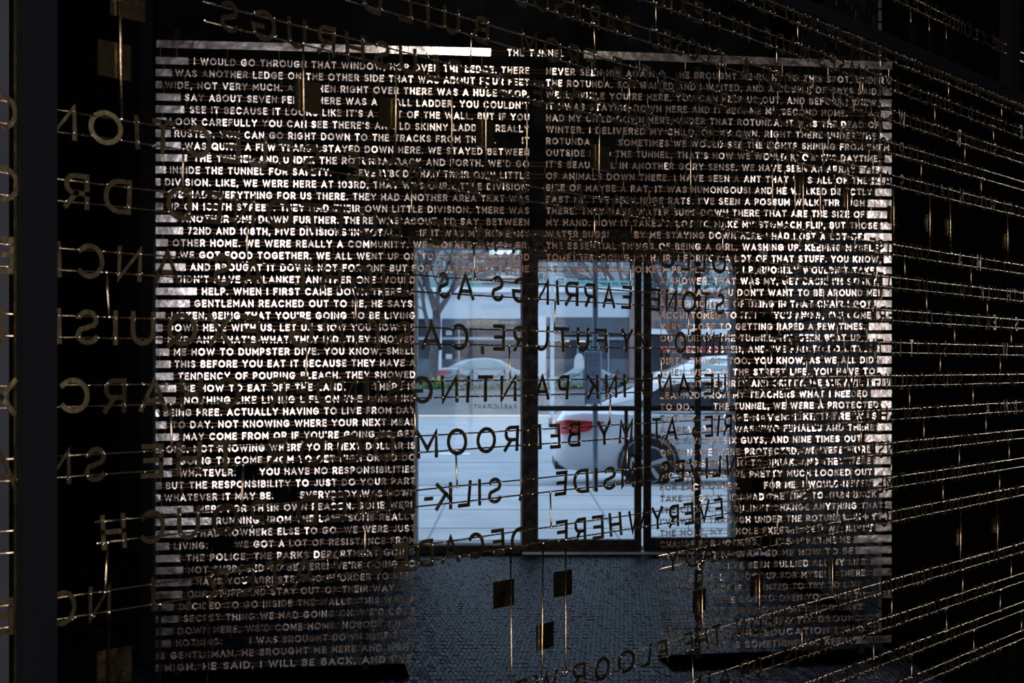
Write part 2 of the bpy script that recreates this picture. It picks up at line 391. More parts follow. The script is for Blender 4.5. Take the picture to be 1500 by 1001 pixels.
for c in txt:
    a = (gw(c, .15)+.3)*Lb.cap*k_
    place_letter(Lb, c, Matrix.Translation((xs+a/2, ZF+.045, fz(596))) @ Matrix(((1,0,0,0),(0,0,-1,0),(0,1,0,0),(0,0,0,1))), k_*.9, None, bu, False); xs += a
bu.build('lettering', M['black_vinyl'], wn)
# mullion between window and doors
struct(MB().box(fx(765), fx(788), ZF-.12, ZF+.18, 0, fz(363)+.1).build('trim_1', M['frame']))
struct(MB().box(fx(600), fx(1112), ZF-.1, ZF, fz(363)+.03, fz(338)).build('trim_2', M['frame']))
# doors
def door(name, xa, xb, pa, pb, ytop, ybot, handle):
    d = struct(empty(name, (fx(xa), ZF, 0.02)))
    X0, X1, A, B = fx(xa), fx(xb), fx(pa), fx(pb); zt, zb = fz(ytop), fz(ybot)
    MB().box(X0, A, ZF-.06, ZF+.02, .02, zt+.1).build('stile', M['frame'], d)
    MB().box(B, X1, ZF-.06, ZF+.02, .02, zt+.1).build('stile', M['frame'], d)
    MB().box(A, B, ZF-.06, ZF+.02, zt, zt+.1).build('top_rail', M['frame'], d)
    MB().box(A, B, ZF-.06, ZF+.02, .02, zb).build('bottom_rail', M['frame'], d)
    MB().box(A, B, ZF-.015, ZF-.005, zb, zt).build('pane', M['glass'], d)
    bar = MB().tube([(X0+.02, ZF-.11, fz(598)), (X1-.02, ZF-.11, fz(598))], .022, 8).build('push_bar', M['iron'], d)
    hb = MB()
    for q in (X0+.03, X1-.03): hb.tube([(q, ZF-.05, fz(598)), (q, ZF-.11, fz(598))], .014, 6)
    hb.build('bracket', M['iron'], bar)
    if handle: 
        hx = fx(handle)
        MB().tube([(hx, ZF-.09, fz(600)), (hx, ZF-.09, fz(662)), (hx+.08, ZF-.09, fz(668)), (hx+.11, ZF-.06, fz(668))], .016, 8).build('handle', M['iron'], d)
    return d
door('door_1', 785, 939, 788, 929, 381, 790, 916)
door('door_2', 942, 1100, 953, 1076, 382, 787, None)
struct(MB().box(fx(765), fx(1100), ZF-.14, ZF+.1, 0, .018).build('threshold', M['pole_light']))
struct(MB().box(fx(1077, 12.05), fx(1112, 12.05), 12.05, 12.5, 0, 3.6).build('wall_reveal', M['jamb']))
# pale rounded fitting right of the door
wl = empty('wall_light', P(1118, 371, ZF-.12)); tag(wl, 'small pale capsule shaped light fitting on the dark wall above right of the doors', 'light')
c = P(1118, 371, ZF-.12)
b = MB(); R0 = .035
b.tube([c+Vector((0, 0, -.055)), c+Vector((0, 0, -.045)), c+Vector((0, 0, -.02)), c+Vector((0, 0, .03)), c+Vector((0, 0, .05)), c+Vector((0, 0, .058))], R0, 10)
b.build('shade', M['lampwhite'], wl, True)
MB().box(c.x-.02, c.x+.02, c.y+.03, c.y+.12, c.z-.02, c.z+.02).build('bracket', M['iron'], wl)

# ------------------------------------------------------------------ the far text screen (two columns around the doorway)
ZL, ZR = 6.9, 7.5
PL = Vector(((229-750)/F*ZL, ZL, 0)); PR = Vector(((1306-750)/F*ZR, ZR, 0))
def far(x, y):
    """point of the screen plane seen at pixel (x, y)"""
    u = (x-750)/F; d = PR-PL
    k = (u*PL.y-PL.x)/(d.x-u*d.y); q = PL+d*k
    return Vector((q.x, q.y, EYE-(y-HOR)/F*q.y))
ex = (far(1306, 530)-far(229, 538)).normalized(); up = Vector((0, 0, 1)); nrm = ex.cross(up).normalized()   # towards the camera
def yrow(k, x):
    yl = 88.4+17.82*k; yr = 118.6+16.35*k
    return yl+(yr-yl)*(x-229)/1077
LEFT = [
 (276, 284, 775, "I WOULD GO THROUGH THAT WINDOW, HOP OVER THE LEDGE. THERE"),
 (252, 257, 775, "WAS ANOTHER LEDGE ON THE OTHER SIDE THAT WAS ABOUT FOUR FEET"),
 (237, 242, 775, "WIDE, NOT VERY MUCH. AND THEN RIGHT OVER THERE WAS A HUGE DROP,"),
 (264, 271, 775, "SAY ABOUT SEVEN FEET. THERE WAS A SMALL LADDER. YOU COULDN'T"),
 (270, 278, 775, "SEE IT BECAUSE IT LOOKS LIKE IT'S A PART OF THE WALL. BUT IF YOU"),
 (244, 249, 775, "LOOK CAREFULLY YOU CAN SEE THERE'S AN OLD SKINNY LADDER. REALLY"),
 (250, 256, 775, "RUSTED. YOU CAN GO RIGHT DOWN TO THE TRACKS FROM THERE.       IT"),
 (265, 271, 775, "WAS QUITE A FEW YEARS I STAYED DOWN HERE. WE STAYED BETWEEN"),
 (274, 284, 775, "THE TUNNEL AND UNDER THE ROTUNDA. BACK AND FORTH. WE'D GO"),
 (243, 249, 775, "INSIDE THE TUNNEL FOR SAFETY.       EVERYBODY HAD THEIR OWN LITTLE"),
 (235, 242, 775, "DIVISION. LIKE, WE WERE HERE AT 103RD, THAT WAS OUR LITTLE DIVISION."),
 (239, 248, 775, "WE HAD EVERYTHING FOR US THERE. THEY HAD ANOTHER AREA THAT WAS"),
 (239, 246, 775, "UP ON 108TH STREET. THEY HAD THEIR OWN LITTLE DIVISION. THERE WAS"),
 (260, 267, 775, "ANOTHER ONE DOWN FURTHER. THERE WAS ABOUT, I'D SAY, BETWEEN"),
 (268, 275, 775, "72ND AND 108TH, FIVE DIVISIONS IN TOTAL.      IF IT WAS MY HOME, MY"),
 (246, 253, 775, "OTHER HOME. WE WERE REALLY A COMMUNITY. WE WORKED TOGETHER."),
 (257, 264, 775, "WE GOT FOOD TOGETHER. WE ALL WENT UP ON TOP AND FOUND FOOD"),
 (272, 279, 775, "AND BROUGHT IT DOWN. NOT FOR ONE BUT FOR EVERYBODY. IF ONE"),
 (253, 259, 608, "DIDN'T HAVE A BLANKET ANOTHER ONE WOULD"),
 (288, 296, 608, "HELP. WHEN I FIRST CAME DOWN THERE, A"),
 (278, 285, 608, "GENTLEMAN REACHED OUT TO ME, HE SAYS,"),
 (242, 251, 608, "LISTEN, BEING THAT YOU'RE GOING TO BE LIVING"),
 (238, 246, 608, "DOWN HERE WITH US, LET US SHOW YOU HOW TO"),
 (238, 246, 608, "LIVE. AND THAT'S WHAT THEY DID. THEY SHOWED"),
 (248, 255, 608, "ME HOW TO DUMPSTER DIVE. YOU KNOW, SMELL"),
 (250, 256, 608, "THIS BEFORE YOU EAT IT BECAUSE THEY HAVE A"),
 (254, 261, 608, "TENDENCY OF POURING BLEACH. THEY SHOWED"),
 (258, 268, 608, "ME HOW TO EAT OFF THE LAND.       THERE IS"),
 (257, 270, 608, "NOTHING LIKE LIVING LIFE ON THE LAM. LIKE"),
 (233, 240, 608, "BEING FREE. ACTUALLY HAVING TO LIVE FROM DAY"),
 (244, 252, 608, "TO DAY. NOT KNOWING WHERE YOUR NEXT MEAL"),
 (262, 269, 608, "MAY COME FROM OR IF YOU'RE GOING TO GET"),
 (237, 244, 608, "ONE. NOT KNOWING WHERE YOUR NEXT DOLLAR IS"),
 (252, 263, 608, "GOING TO COME FROM TO GET HIGH OR TO DO"),
 (252, 263, 608, "WHATEVER.      YOU HAVE NO RESPONSIBILITIES"),
 (237, 243, 608, "BUT THE RESPONSIBILITY TO JUST DO YOUR PART"),
 (235, 241, 608, "WHATEVER IT MAY BE.       EVERYBODY WAS DOWN"),
 (283, 291, 608, "HERE FOR THEIR OWN REASON. SOME WERE"),
 (310, 317, 608, "RUNNING FROM THE LAW. SOME REALLY"),
 (288, 294, 608, "HAD NOWHERE ELSE TO GO. WE WERE JUST"),
 (248, 255, 608, "LIVING.       WE GOT A LOT OF RESISTANCE FROM"),
 (264, 273, 608, "THE POLICE, THE PARKS DEPARTMENT GOING"),
 (268, 276, 608, "NOT SUPPOSED TO BE HERE! WE'RE GOING TO"),
 (280, 288, 608, "HAVE YOU ARRESTED. SO IN ORDER TO KEEP"),
 (267, 275, 608, "OUR STUFF AND STAY OUT OF THEIR WAY. WE"),
 (254, 263, 608, "DECIDED TO GO INSIDE THE WALLS. THIS WAS A"),
 (262, 269, 608, "SECRET THING WE HAD GOING ON. WE'D COME"),
 (254, 261, 608, "DOWN HERE, WE'D COME HOME. NOBODY KNEW"),
 (250, 258, 608, "NOTHING.       I WAS BROUGHT DOWN HERE BY A"),
 (241, 250, 608, "GENTLEMAN. HE BROUGHT ME HERE AND WENT"),
 (236, 242, 604, "HIGH. HE SAID, I WILL BE BACK, AND I'VE"),
]
RIGHT = [
 (800, 1294, 1299, "NEVER SEEN HIM AGAIN.      HE BROUGHT ME RIGHT TO THIS SPOT, UNDER"),
 (800, 1287, 1293, "THE ROTUNDA. SO I WAITED AND I WAITED, AND A COUPLE OF GUYS SAID,"),
 (800, 1283, 1288, "WELL, WHILE YOU'RE HERE, YOU CAN HELP US OUT, AND BEFORE I KNEW"),
 (800, 1241, 1289, "IT I WAS STAYING DOWN HERE AND IT BECAME MY SECOND HOME."),
 (800, 1287, 1293, "HAD MY CHILD DOWN HERE, UNDER THAT ROTUNDA. IT WAS THE DEAD OF"),
 (800, 1283, 1289, "WINTER. I DELIVERED MY CHILD, ON MY OWN. RIGHT THERE UNDER THE"),
 (800, 1302, 0, "ROTUNDA.       SOMETIMES WE WOULD SEE THE LIGHTS SHINING FROM THEM"),
 (800, 1289, 1296, "OUTSIDE INTO THE TUNNEL. THAT'S HOW WE WOULD KNOW IT'S DAYTIME."),
 (800, 1253, 1259, "IT'S BEAUTIFUL IN ANOTHER GORY SENSE. WE HAVE SEEN AN ARRAY"),
 (800, 1270, 1275, "OF ANIMALS DOWN THERE. I HAVE SEEN A ANT THAT WAS ALL OF THE"),
 (800, 1277, 1282, "SIZE OF MAYBE A RAT. IT WAS HUMONGOUS! AND HE WALKED DIRECTLY"),
 (800, 1266, 1271, "PAST ME. I'VE SEEN HUGE RATS. I'VE SEEN A POSSUM WALK THROUGH"),
 (800, 1266, 1270, "THERE. THEY HAVE WATER BUGS DOWN THERE THAT ARE THE SIZE OF"),
 (800, 1285, 1290, "MY HAND. NOW IT TAKES A LOT TO MAKE MY STOMACH FLIP, BUT THOSE"),
 (800, 1262, 1266, "WATER BUGS!       BY ME STAYING DOWN HERE I HAD LOST A LOT OF"),
 (800, 1286, 1290, "THE ESSENTIAL THINGS OF BEING A GIRL. WASHING UP. KEEPING MYSELF"),
 (800, 1290, 1295, "TOGETHER. DOING MY HAIR. I FORGOT A LOT OF THAT STUFF. YOU KNOW,"),
 (800, 1280, 1284, "AS A MECHANISM TO KEEP PEOPLE AWAY. I PURPOSELY WOULDN'T TAKE"),
 (967, 1287, 1293, "A SHOWER. THAT WAS MY, GET BACK! I'M STINKY,"),
 (967, 1288, 1293, "GET AWAY! YOU DON'T WANT TO BE AROUND ME!"),
 (967, 1276, 1281, "AFTER MONTHS OF BEING IN THAT CHAIR I GOT"),
 (967, 1275, 1284, "ACCUSTOMED TO IT. I     YOU KNOW, I'VE COME"),
 (967, 1267, 1273, "VERY CLOSE TO GETTING RAPED A FEW TIMES."),
 (967, 1264, 1271, "OUTSIDE OF THE TUNNEL, MY. BEEN BEAT UP."),
 (967, 1277, 1285, "I'VE BEEN ROBBED, AND I'VE HAD TO DO LITTLE"),
 (967, 1279, 1285, "DIRTY THINGS, TOO. YOU KNOW, AS WE ALL DID"),
 (967, 1281, 1285, "WHEN WE'RE IN THE STREET LIFE. YOU HAVE TO"),
 (967, 1272, 1277, "GET A LITTLE DIRTY AND GRITTY. WE SURVIVE. I"),
 (967, 1270, 1276, "LEARNED FROM MY TEACHERS WHAT I NEEDED"),
 (967, 1286, 1291, "TO DO.      THE TUNNEL, WE WERE A PROTECTED"),
 (967, 1284, 1290, "ENTITY. MY SAFE HAVEN. LIKE THERE WAS"),
 (967, 1280, 1285, "A CREW. THERE WAS TWO FEMALES AND THERE"),
 (967, 1261, 1267, "WAS FIVE OR SIX GUYS, AND NINE TIMES OUT"),
 (967, 1275, 1281, "OF TEN, WE WERE PROTECTED. WE WERE MORE"),
 (967, 1275, 1280, "LITTLE SISTERS, SO TO SPEAK. AND THEY WERE"),
 (967, 1277, 1281, "BIG BROTHERS. WE PRETTY MUCH LOOKED OUT"),
 (967, 1273, 1279, "FOR EACH OTHER.       FOR ME, I WOULD NEVER"),
 (967, 1283, 1288, "TAKE IT BACK. IF I HAD THE TIME TO TURN BACK"),
 (967, 1293, 1297, "THE CLOCK, I WOULDN'T CHANGE ANYTHING THAT"),
 (967, 1283, 1288, "I'VE WENT THROUGH UNDER THE ROTUNDA. IN MY"),
 (967, 1278, 1283, "THE HOLE, MY WHOLE EXPERIENCE, I WOULDN'T"),
 (967, 1245, 1251, "CHANGE FOR NOTHING.     IT'S SOMETIME ME"),
 (967, 1249, 1253, "NOT TO DO IT. SHOWED ME HOW TO BE"),
 (967, 1271, 1276, "INDEPENDENT. I'VE BEEN BULLIED ALL MY LIFE."),
 (967, 1267, 1279, "I NEVER REALLY SPOKE UP FOR MYSELF. THERE"),
 (967, 1261, 0, "HAD NO CHOICE IF I WANTED TO TRY TO LIVE"),
 (967, 1266, 1276, "LIFE.      YOU'VE GOT TO OPEN YOUR MOUTH"),
 (967, 1263, 0, "WHEN YOU'RE HERE YOU WON'T. I DO HAVE"),
 (967, 1288, 0, "AND THERE IS STANDING MY GROUND OF"),
 (967, 1288, 0, "CHOICE AND THE EDUCATION I HAD IN"),
 (967, 1240, 1246, "THOSE YEARS IS SOMETHING I'LL KEEP"),
]
fs = empty('text_screen', (far(770, 538).x, far(770, 538).y, .04))
tag(fs, 'large upright screen of pale steel words wired in two columns around the doorway', 'artwork')
CAP = 10.6/F*ZL
LF = Line(CAP, .175, False, M['metal_far'], .06)
far_bucket = MB(); wire = None; pins = MB(); farcount = 0
def rot_small(sd):
    return Matrix.Rotation(random.gauss(0, sd), 4, 'X') @ Matrix.Rotation(random.gauss(0, sd), 4, 'Y')
AX = Matrix(((ex.x, up.x, nrm.x, 0), (ex.y, up.y, nrm.y, 0), (ex.z, up.z, nrm.z, 0), (0, 0, 0, 1)))
def far_text(txt, x0, x1, yf, single_rows=False, single_parent=None):
    """justify txt between pixel columns along the screen plane"""
    A = far(x0, yf(x0)); B = far(x1, yf(x1)); D = B-A; Lg = D.length
    tr = .28
    nat = sum(gw(c, .2) for c in txt)*CAP+tr*CAP*(len(txt)-1); k = Lg/nat; s = 0
    for c in txt:
        wd = gw(c, .2)*CAP*k
        if c != ' ':
            p = A+D*((s+wd/2)/Lg)
            m = Matrix.Translation(p+nrm*random.uniform(.0, .003)) @ AX @ rot_small(.016)
            place_letter(LF, c, m, k, single_parent, far_bucket, single_rows)
        s += wd+tr*CAP*k
def far_rail(m, x0, x1, yf, dv, r=.0016):
    pts = []; n = max(2, int((x1-x0)/45))
    for i in range(n+1):
        x = x0+(x1-x0)*i/n; pts.append(far(x, yf(x)+dv+random.uniform(-.25, .25))-nrm*.003)
    m.tube(pts, r, 4, caps=False)
def strip(x0, x1, yf, h=5.3, parent=None):
    """flat metal bar of the screen, gently wavy"""
    n = max(1, int((x1-x0)/40)); b = MB(); vs = []
    for i in range(n+1):
        x = x0+(x1-x0)*i/n; wv = random.uniform(-.002, .002) if n > 1 else 0
        for dy in (-h, h):
            for t in (0, -.003):
                vs.append(far(x, yf(x)+dy)+nrm*(t+wv+random.uniform(-.0004, .0004)))
    q = []
    for i in range(n):
        a = 4*i; c_ = a+4
        q += [(a, c_, c_+2, a+2), (a+1, a+3, c_+3, c_+1), (a, a+1, c_+1, c_), (a+2, c_+2, c_+3, a+3)]
    q += [(0, 2, 3, 1), (4*n, 4*n+1, 4*n+3, 4*n+2)]
    return b.add(vs, q).build('metal_strip', M['strip'], parent)
def runs(txt, x0, x1):
    """pixel spans of txt between wide paragraph gaps"""
    adv = [gw(c, .2)+.28 for c in txt]; T = sum(adv); out = []; a = 0; i = 0; acc = [0]
    for v in adv: acc.append(acc[-1]+v)
    while i < len(txt):
        if txt[i:i+4] == '    ':
            out.append((a, i)); 
            while txt[i] == ' ': i += 1
            a = i
        else: i += 1
    out.append((a, len(txt)))
    return [(x0+(x1-x0)*acc[p]/T, x0+(x1-x0)*acc[q]/T) for p, q in out]
xs_pin = []
nsingle = 0
for k in range(51):
    yf = lambda x, k=k: yrow(k, x)
    bx, tx, tend, tx_t = LEFT[k]
    row = MB(); segs = [(229, tend)]
    cut = LEFT[k][3].find('      ')
    rr = runs(tx_t, tx, tend); rr[0] = (229, rr[0][1])
    for a, e in rr: far_rail(row, a, e, yf, -2.2); far_rail(row, a, e, yf, 2.9)
    ro = row.build('rail', M['wire_far'], fs)
    single = 19 <= k <= 23 and nsingle < 170
    nsingle += len([c for c in tx_t if c != ' ']) if single else 0
    far_text(tx_t, tx, tend, yf, single, fs)
    strip(228, bx, yf, parent=fs)
    rx, rend, rb, rt = RIGHT[k]
    row = MB(); xr1 = 1306 if rb else rend+4
    x_s = 776 if k in (0, 1, 8, 9, 17, 34) and rx == 800 else rx
    rr = runs(rt, rx, rend); rr[0] = (x_s, rr[0][1]); rr[-1] = (rr[-1][0], xr1)
    for a, e in rr: far_rail(row, a, e, yf, -2.2); far_rail(row, a, e, yf, 2.9)
    row.build('rail', M['wire_far'], fs)
    single = k in (12, 13, 14)
    far_text(rt, rx, rend, yf, single, fs)
    if rb: strip(rb, 1306, yf, parent=fs)
    # pins down to the next row
    if k < 50:
        for (a, e) in ((236, min(tend, LEFT[k+1][2])), (max(rx, RIGHT[k+1][0])+4, min(xr1, 1300))):
            x = a+(37 if k % 2 else 0)+random.uniform(-6, 6)
            while x < e-2:
                pins.tube([far(x, yrow(k, x)+3.5)-nrm*.004, far(x, yrow(k+1, x)-3)-nrm*.004], .0017, 4, caps=False)
                x += 74+random.uniform(-8, 8)
o = far_bucket.build('lettering', M['metal_far'], fs); o['kind'] = 'stuff'
o = pins.build('spacer_pin', M['wire_far'], fs); o['kind'] = 'stuff'
# head line with the title
yt = lambda x: 64+(x-229)*.0255 if x < 800 else 79.5+(x-855)*.0375
strip(229, 719, yt, 5.6, fs); strip(855, 1307, yt, 5.6, fs)
far_text('THE TUNNEL', 743, 826, yt, True, fs)
row = MB(); far_rail(row, 719, 855, yt, -2.2); far_rail(row, 719, 855, yt, 2.9); row.build('rail', M['wire_far'], fs)
pt = MB()
for x in (235, 259, 333, 409, 482, 559, 636, 706, 867, 937, 1004, 1063, 1146, 1213, 1302):
    pt.tube([far(x, yt(x)+5)-nrm*.004, far(x, yrow(0, x)-3)-nrm*.004], .0017, 4, caps=False)
o = pt.build('spacer_pin', M['wire_far'], fs); o['kind'] = 'stuff'
# uprights and plinths that carry the screen
for x in (258, 537, 1029, 1271):
    q = far(x, 538); q = q-nrm*.09
    MB().box(q.x-.016, q.x+.016, q.y-.016, q.y+.016, .0, 3.33).build('upright', M['frame_grey'], fs)
for a, e in ((232, 597), (978, 1300)):
    p0 = far(a, 538); p1 = far(e, 538)
    pts = [p0-nrm*.2, p1-nrm*.2, p1+nrm*.1, p0+nrm*.1]
    MB().add([(p.x, p.y, 0.001) for p in pts]+[(p.x, p.y, .016) for p in pts], [(0, 3, 2, 1), (4, 5, 6, 7), (0, 1, 5, 4), (1, 2, 6, 5), (2, 3, 7, 6), (3, 0, 4, 7)]).build('plinth', M['black'], fs)
# slender polished pier left of the screen
struct(MB().box((206-750)/F*7.4, (224-750)/F*7.4, 7.4, 7.5, 0, 4).build('trim_3', M['frame_grey']))

# ------------------------------------------------------------------ the near screen (brass lettering seen from behind)
TA = .835; aa = math.atan(TA); sA, cA = math.sin(aa), math.cos(aa); Y0 = 2.665
def s_of(x):
    u = (x-750)/F; return Y0*u/(sA-cA*u)
def near(s, off, dn=0):
    """point of the near screen: s metres along, off = offset above the horizon in pixels at x=77; dn towards camera"""
    return Vector((sA*s+cA*dn, Y0+cA*s-sA*dn, EYE+off*1.8993/F))
def off_of(x, y): return (HOR-y)*2343/(2420-x)
PXM = 1.8993/F
ROWS = {   # name: (offset of its centre line, first x, last x)
 'T5': (960, 1000, 1560), 'T4': (872, 900, 1560), 'T3': (776, 690, 1560), 'T2': (676, 505, 1560), 'T1': (577, 300, 1560),
 'R1': (363, 66, 1560), 'R2': (261, 66, 1560), 'R3': (159, 66, 1560), 'R4': (60, 66, 1560), 'R5': (-43, 66, 1560),
 'R6': (-147, 66, 1560), 'R7': (-250, 143, 1560), 'R8': (-356, 66, 1560), 'R9': (-462, 967, 1560),
 'R10': (-673, 520, 1560), 'R11': (-785, 800, 1560), 'R12': (-893, 900, 1560), 'R13': (-998, 1000, 1560)}
ORDER = ['T5', 'T4', 'T3', 'T2', 'T1', 'R1', 'R2', 'R3', 'R4', 'R5', 'R6', 'R7', 'R8', 'R9', 'R10', 'R11', 'R12', 'R13']
# words in the order the picture shows them (each letter mirrored); known centres of first and last letter
TXT = {
 'T5': [('REWOLF DNA FAEL FO SELOOPS HTIW DEKCATS', 1030, None)],
 'T4': [('OCIXEM', 935, 1046), ('NI', 1080, 1097), ('EDAM SESAV DNA SELDNAC DELLIPS REVO ELBAT', 1125, None)],
 'T3': [('LOSARAP', 765, 918), ('DESOLC', 958, 1052), ('A REDNU DEDLOF SWODAHS REMMUS FO SREPAP', 1093, None)],
 'T2': [('DLIUB', 545, 705), ('MORF', 775, 865), ('ELTSAC DNAS A YB DEDIUG SNRETNAL REPAP', 905, None)],
 'T1': [('SGUR', 336, 478), ('HSULP', 520, 665), ('FO EGDE EHT NO GNITTIS', 712, 1130), ('SREWOLF DNA STEKSAB NEVOW REDNU', 1152, None)],
 'R1': [('NOITCELES', 92, 457), ('EROB', 517, 607), ('ARAT', 634, 720), ('SNAV', 765, 893), ('GNIOG EB OT ECALP', 918, 1135), ('ON SAH TI ESIRPRUS A SA EMAC TAHT EFIL', 1152, None)],
 'R2': [('RD', 112, 172), ('DENOTTUB', 262, 577), ('ONAIP', 640, 745), ('EVIF', 790, 870), ('WOLLOH', 940, 1080), ('NI DEDLOF SRETTEL EVOL DNA KLIM HTIW', 1110, None)],
 'R3': [('ICNA', 86, 245), ('SA', 326, 371), ('THGIL', 443, 588), ('SA', 650, 682), ('SGNIRRAE', 729, 918), ('ENOTS', 960, 1055), ('DNA SREHTAEF YREVE FO SETALP REVLIS', 1085, None)],
 'R4': [('ISIUQXE', 86, 368), ('GNITSAC', 440, 673), (',', 707, 707), ('ERUTUF', 731, 881), ('YM', 918, 943), ('OTNI', 997, 1055), ('HTAERB', 1086, 1175), ('TSRIF EHT SI TI YAS DLUOC EW REPSIHW', 1190, None)],
 'R5': [('CRAHC', 108, 333), ('REDNU', 407, 545), ('SGNITNIAP', 578, 825), ('KNI', 868, 915), ('DNA', 947, 1002), ('EULB', 1038, 1094), ('PEED A REVO GNILIAS SPIHS LLAMS FO', 1118, None)],
 'R6': [('NS', 85, 140), ('EHT', 223, 330), ('ROOD', 405, 562), ('MOORDEB', 626, 841), ('YM', 885, 917), ('TA', 962, 984), ('SEIRREB', 1020, 1118), ('DER DNA SEOHS WEN FO RIAP A GNIRAEW', 1138, None)],
 'R7': [('HCUOP', 166, 379), ('DENIL', 450, 598), ('-', 628, 628), ('KLIS', 650, 725), ('A', 770, 770), ('EDISNI', 822, 940), ('SEVIL', 974, 1050), ('NI', 1072, 1090), ('RUO LLA DERIPSNI ECNO TI DNA EROM', 1112, None)],
 'R8': [('CN', 92, 146), ('I', 224, 224), (',', 277, 277), ('RETAL', 319, 485), ('SEDACED', 551, 760), ('EREHWYREVE', 823, 1053), ('DNUOF SI HCIHW EMIT TSOL EHT ROF', 1078, None)],
 'R9': [('YDAM', 986, 1064), ('RO', 1096, 1121), ('NEERG A OT GNINRUT EVOL FO EGAP', 1145, None)],
 'R10': [('AM REHTONA', 530, 715), ('EW', 763, 800), (',ROOLF', 825, 971), ('EHT', 1009, 1050), ('NO', 1086, 1108), ('EUGAL', 1128, None), ('DNA ENIW DER FO SELTTOB SRETAW', 1230, None)],
 'R11': [('GNINROM', 850, 985), ('NIAR', 1018, 1090), ('OL SDRACTSOP DNA EVOL FO EZIS', 1110, None)],
 'R12': [('EHT TA GNITIAW ERA', 930, 1130), ('OD EW ECNIS SREPAP EHT NI', 1150, None)],
 'R13': [('WONS DNA ECI FO STEEHS', 1030, 1230), ('NO SREKOMS EHT REDNU', 1250, None)],
}
ns = empty('lettering_screen', near(s_of(760), -1600)); tag(ns, 'wide brass wire screen of mirrored words running from left foreground into the distance', 'artwork')
LN = Line(.0505, .14, True, M['metal_near'], .03)
AN = Matrix(((sA, 0, cA, 0), (cA, 0, -sA, 0), (0, 1, 0, 0), (0, 0, 0, 1)))
near_bucket = MB(); solder = MB(); nn = 0; RH = 15.8   # rails sit RH above and below the centre line (in offset pixels)
def near_row(off, s0, s1, parent):
    for sg in (1, -1):
        n = max(2, int((s1-s0)/.11)); pts = []
        for i in range(n+1):
            pts.append(near(s0+(s1-s0)*i/n, off+sg*RH+random.uniform(-.45, .45), -.003+random.uniform(-.0006, .0006)))
        b = MB().tube(pts, .0016, 6); b.build('rail', M['wire_near'], parent, True)
def put_near(ch, s, off, parent, single, kx=1.0):
    global nn
    m = Matrix.Translation(near(s, off+random.uniform(-.8, .8))) @ AN @ rot_small(.05)
    place_letter(LN, ch, m, kx, parent, near_bucket, single)
    if ch in ".,'-": return
    W = G[ch][0]*LN.cap*kx
    for sg in (1, -1):
        for e in ((-1, 1) if W > .02 else (0,)):
            if random.random() < .75:
                solder.oct(near(s+e*(W/2-.004)+random.uniform(-.002, .002), off+sg*RH, .003), random.uniform(.0015, .0025))
                if random.random() < .5: solder.oct(near(s+e*(W/2-.004)+random.uniform(-.004, .004), off+sg*RH+random.choice((-2.5, 2.5)), .003), random.uniform(.0011, .0018))
for rn in ORDER:
    off, xa, xb = ROWS[rn]; s0, s1 = s_of(xa), s_of(xb)
    near_row(off, s0, s1, ns)
    if xa > 66: solder.oct(near(s0, off-RH), .0035)
    for word, x0, x1 in TXT[rn]:
        tr = .42; wd = [gw(c, .14)*LN.cap for c in word]
        if len(word) == 1: cs = [s_of(x0)]; kx = 1
        else:
            c0 = [0]
            for i in range(1, len(word)): c0.append(c0[-1]+wd[i-1]/2+wd[i]/2+tr*LN.cap*(.9 if ' ' in (word[i], word[i-1]) else 1))
            if x1 is None: cs = [s_of(x0)+c for c in c0]; kx = 1
            else:
                A_, B_ = s_of(x0), s_of(x1); q = (B_-A_)/c0[-1]; cs = [A_+c*q for c in c0]; kx = max(.82, min(1.15, q))
        for c, s in zip(word, cs):
            if c == ' ' or s > s1: continue
            x = s  # nearest letters become parts
            single = s < s_of(1010) and rn in ('R1', 'R2', 'R3', 'R4', 'R5', 'R6', 'R7', 'R8', 'T1', 'T2', 'R10', 'T3', 'R9')
            single = single and nn < 299
            nn += single
            put_near(c, s, off, ns, single, kx)
# vertical rods: (x, y at their middle, has plate)
PLATES = {175: (143, 193, 88), 156: (143, 193, 977), 443: (433, 470, 141), 578: (555, 586, 165), 710: (698, 724, 196), 876: (867, 893, 231),
 747: (725, 753, 870), 793: (787, 812, 932), 827: (813, 838, 855), 1027: (1016, 1035, 880), 1111: (1101, 1118, 858), 1218: (1212, 1225, 835)}
def plate_at(sa, sb, co, parent, h_=.026):
    tl = random.uniform(-.0015, .0015)
    vs = [near(sa, co, -.002+tl)-Vector((0, 0, h_)), near(sb, co, -.002-tl)-Vector((0, 0, h_)), near(sb, co, -.002-tl)+Vector((0, 0, h_)), near(sa, co, -.002+tl)+Vector((0, 0, h_))]
    n_ = Vector((cA, -sA, 0))*.0012
    MB().add([v+n_ for v in vs]+[v-n_ for v in vs], [(0, 1, 2, 3), (7, 6, 5, 4), (0, 4, 5, 1), (1, 5, 6, 2), (2, 6, 7, 3), (3, 7, 4, 0)]).build('plate', M['plate'], parent)
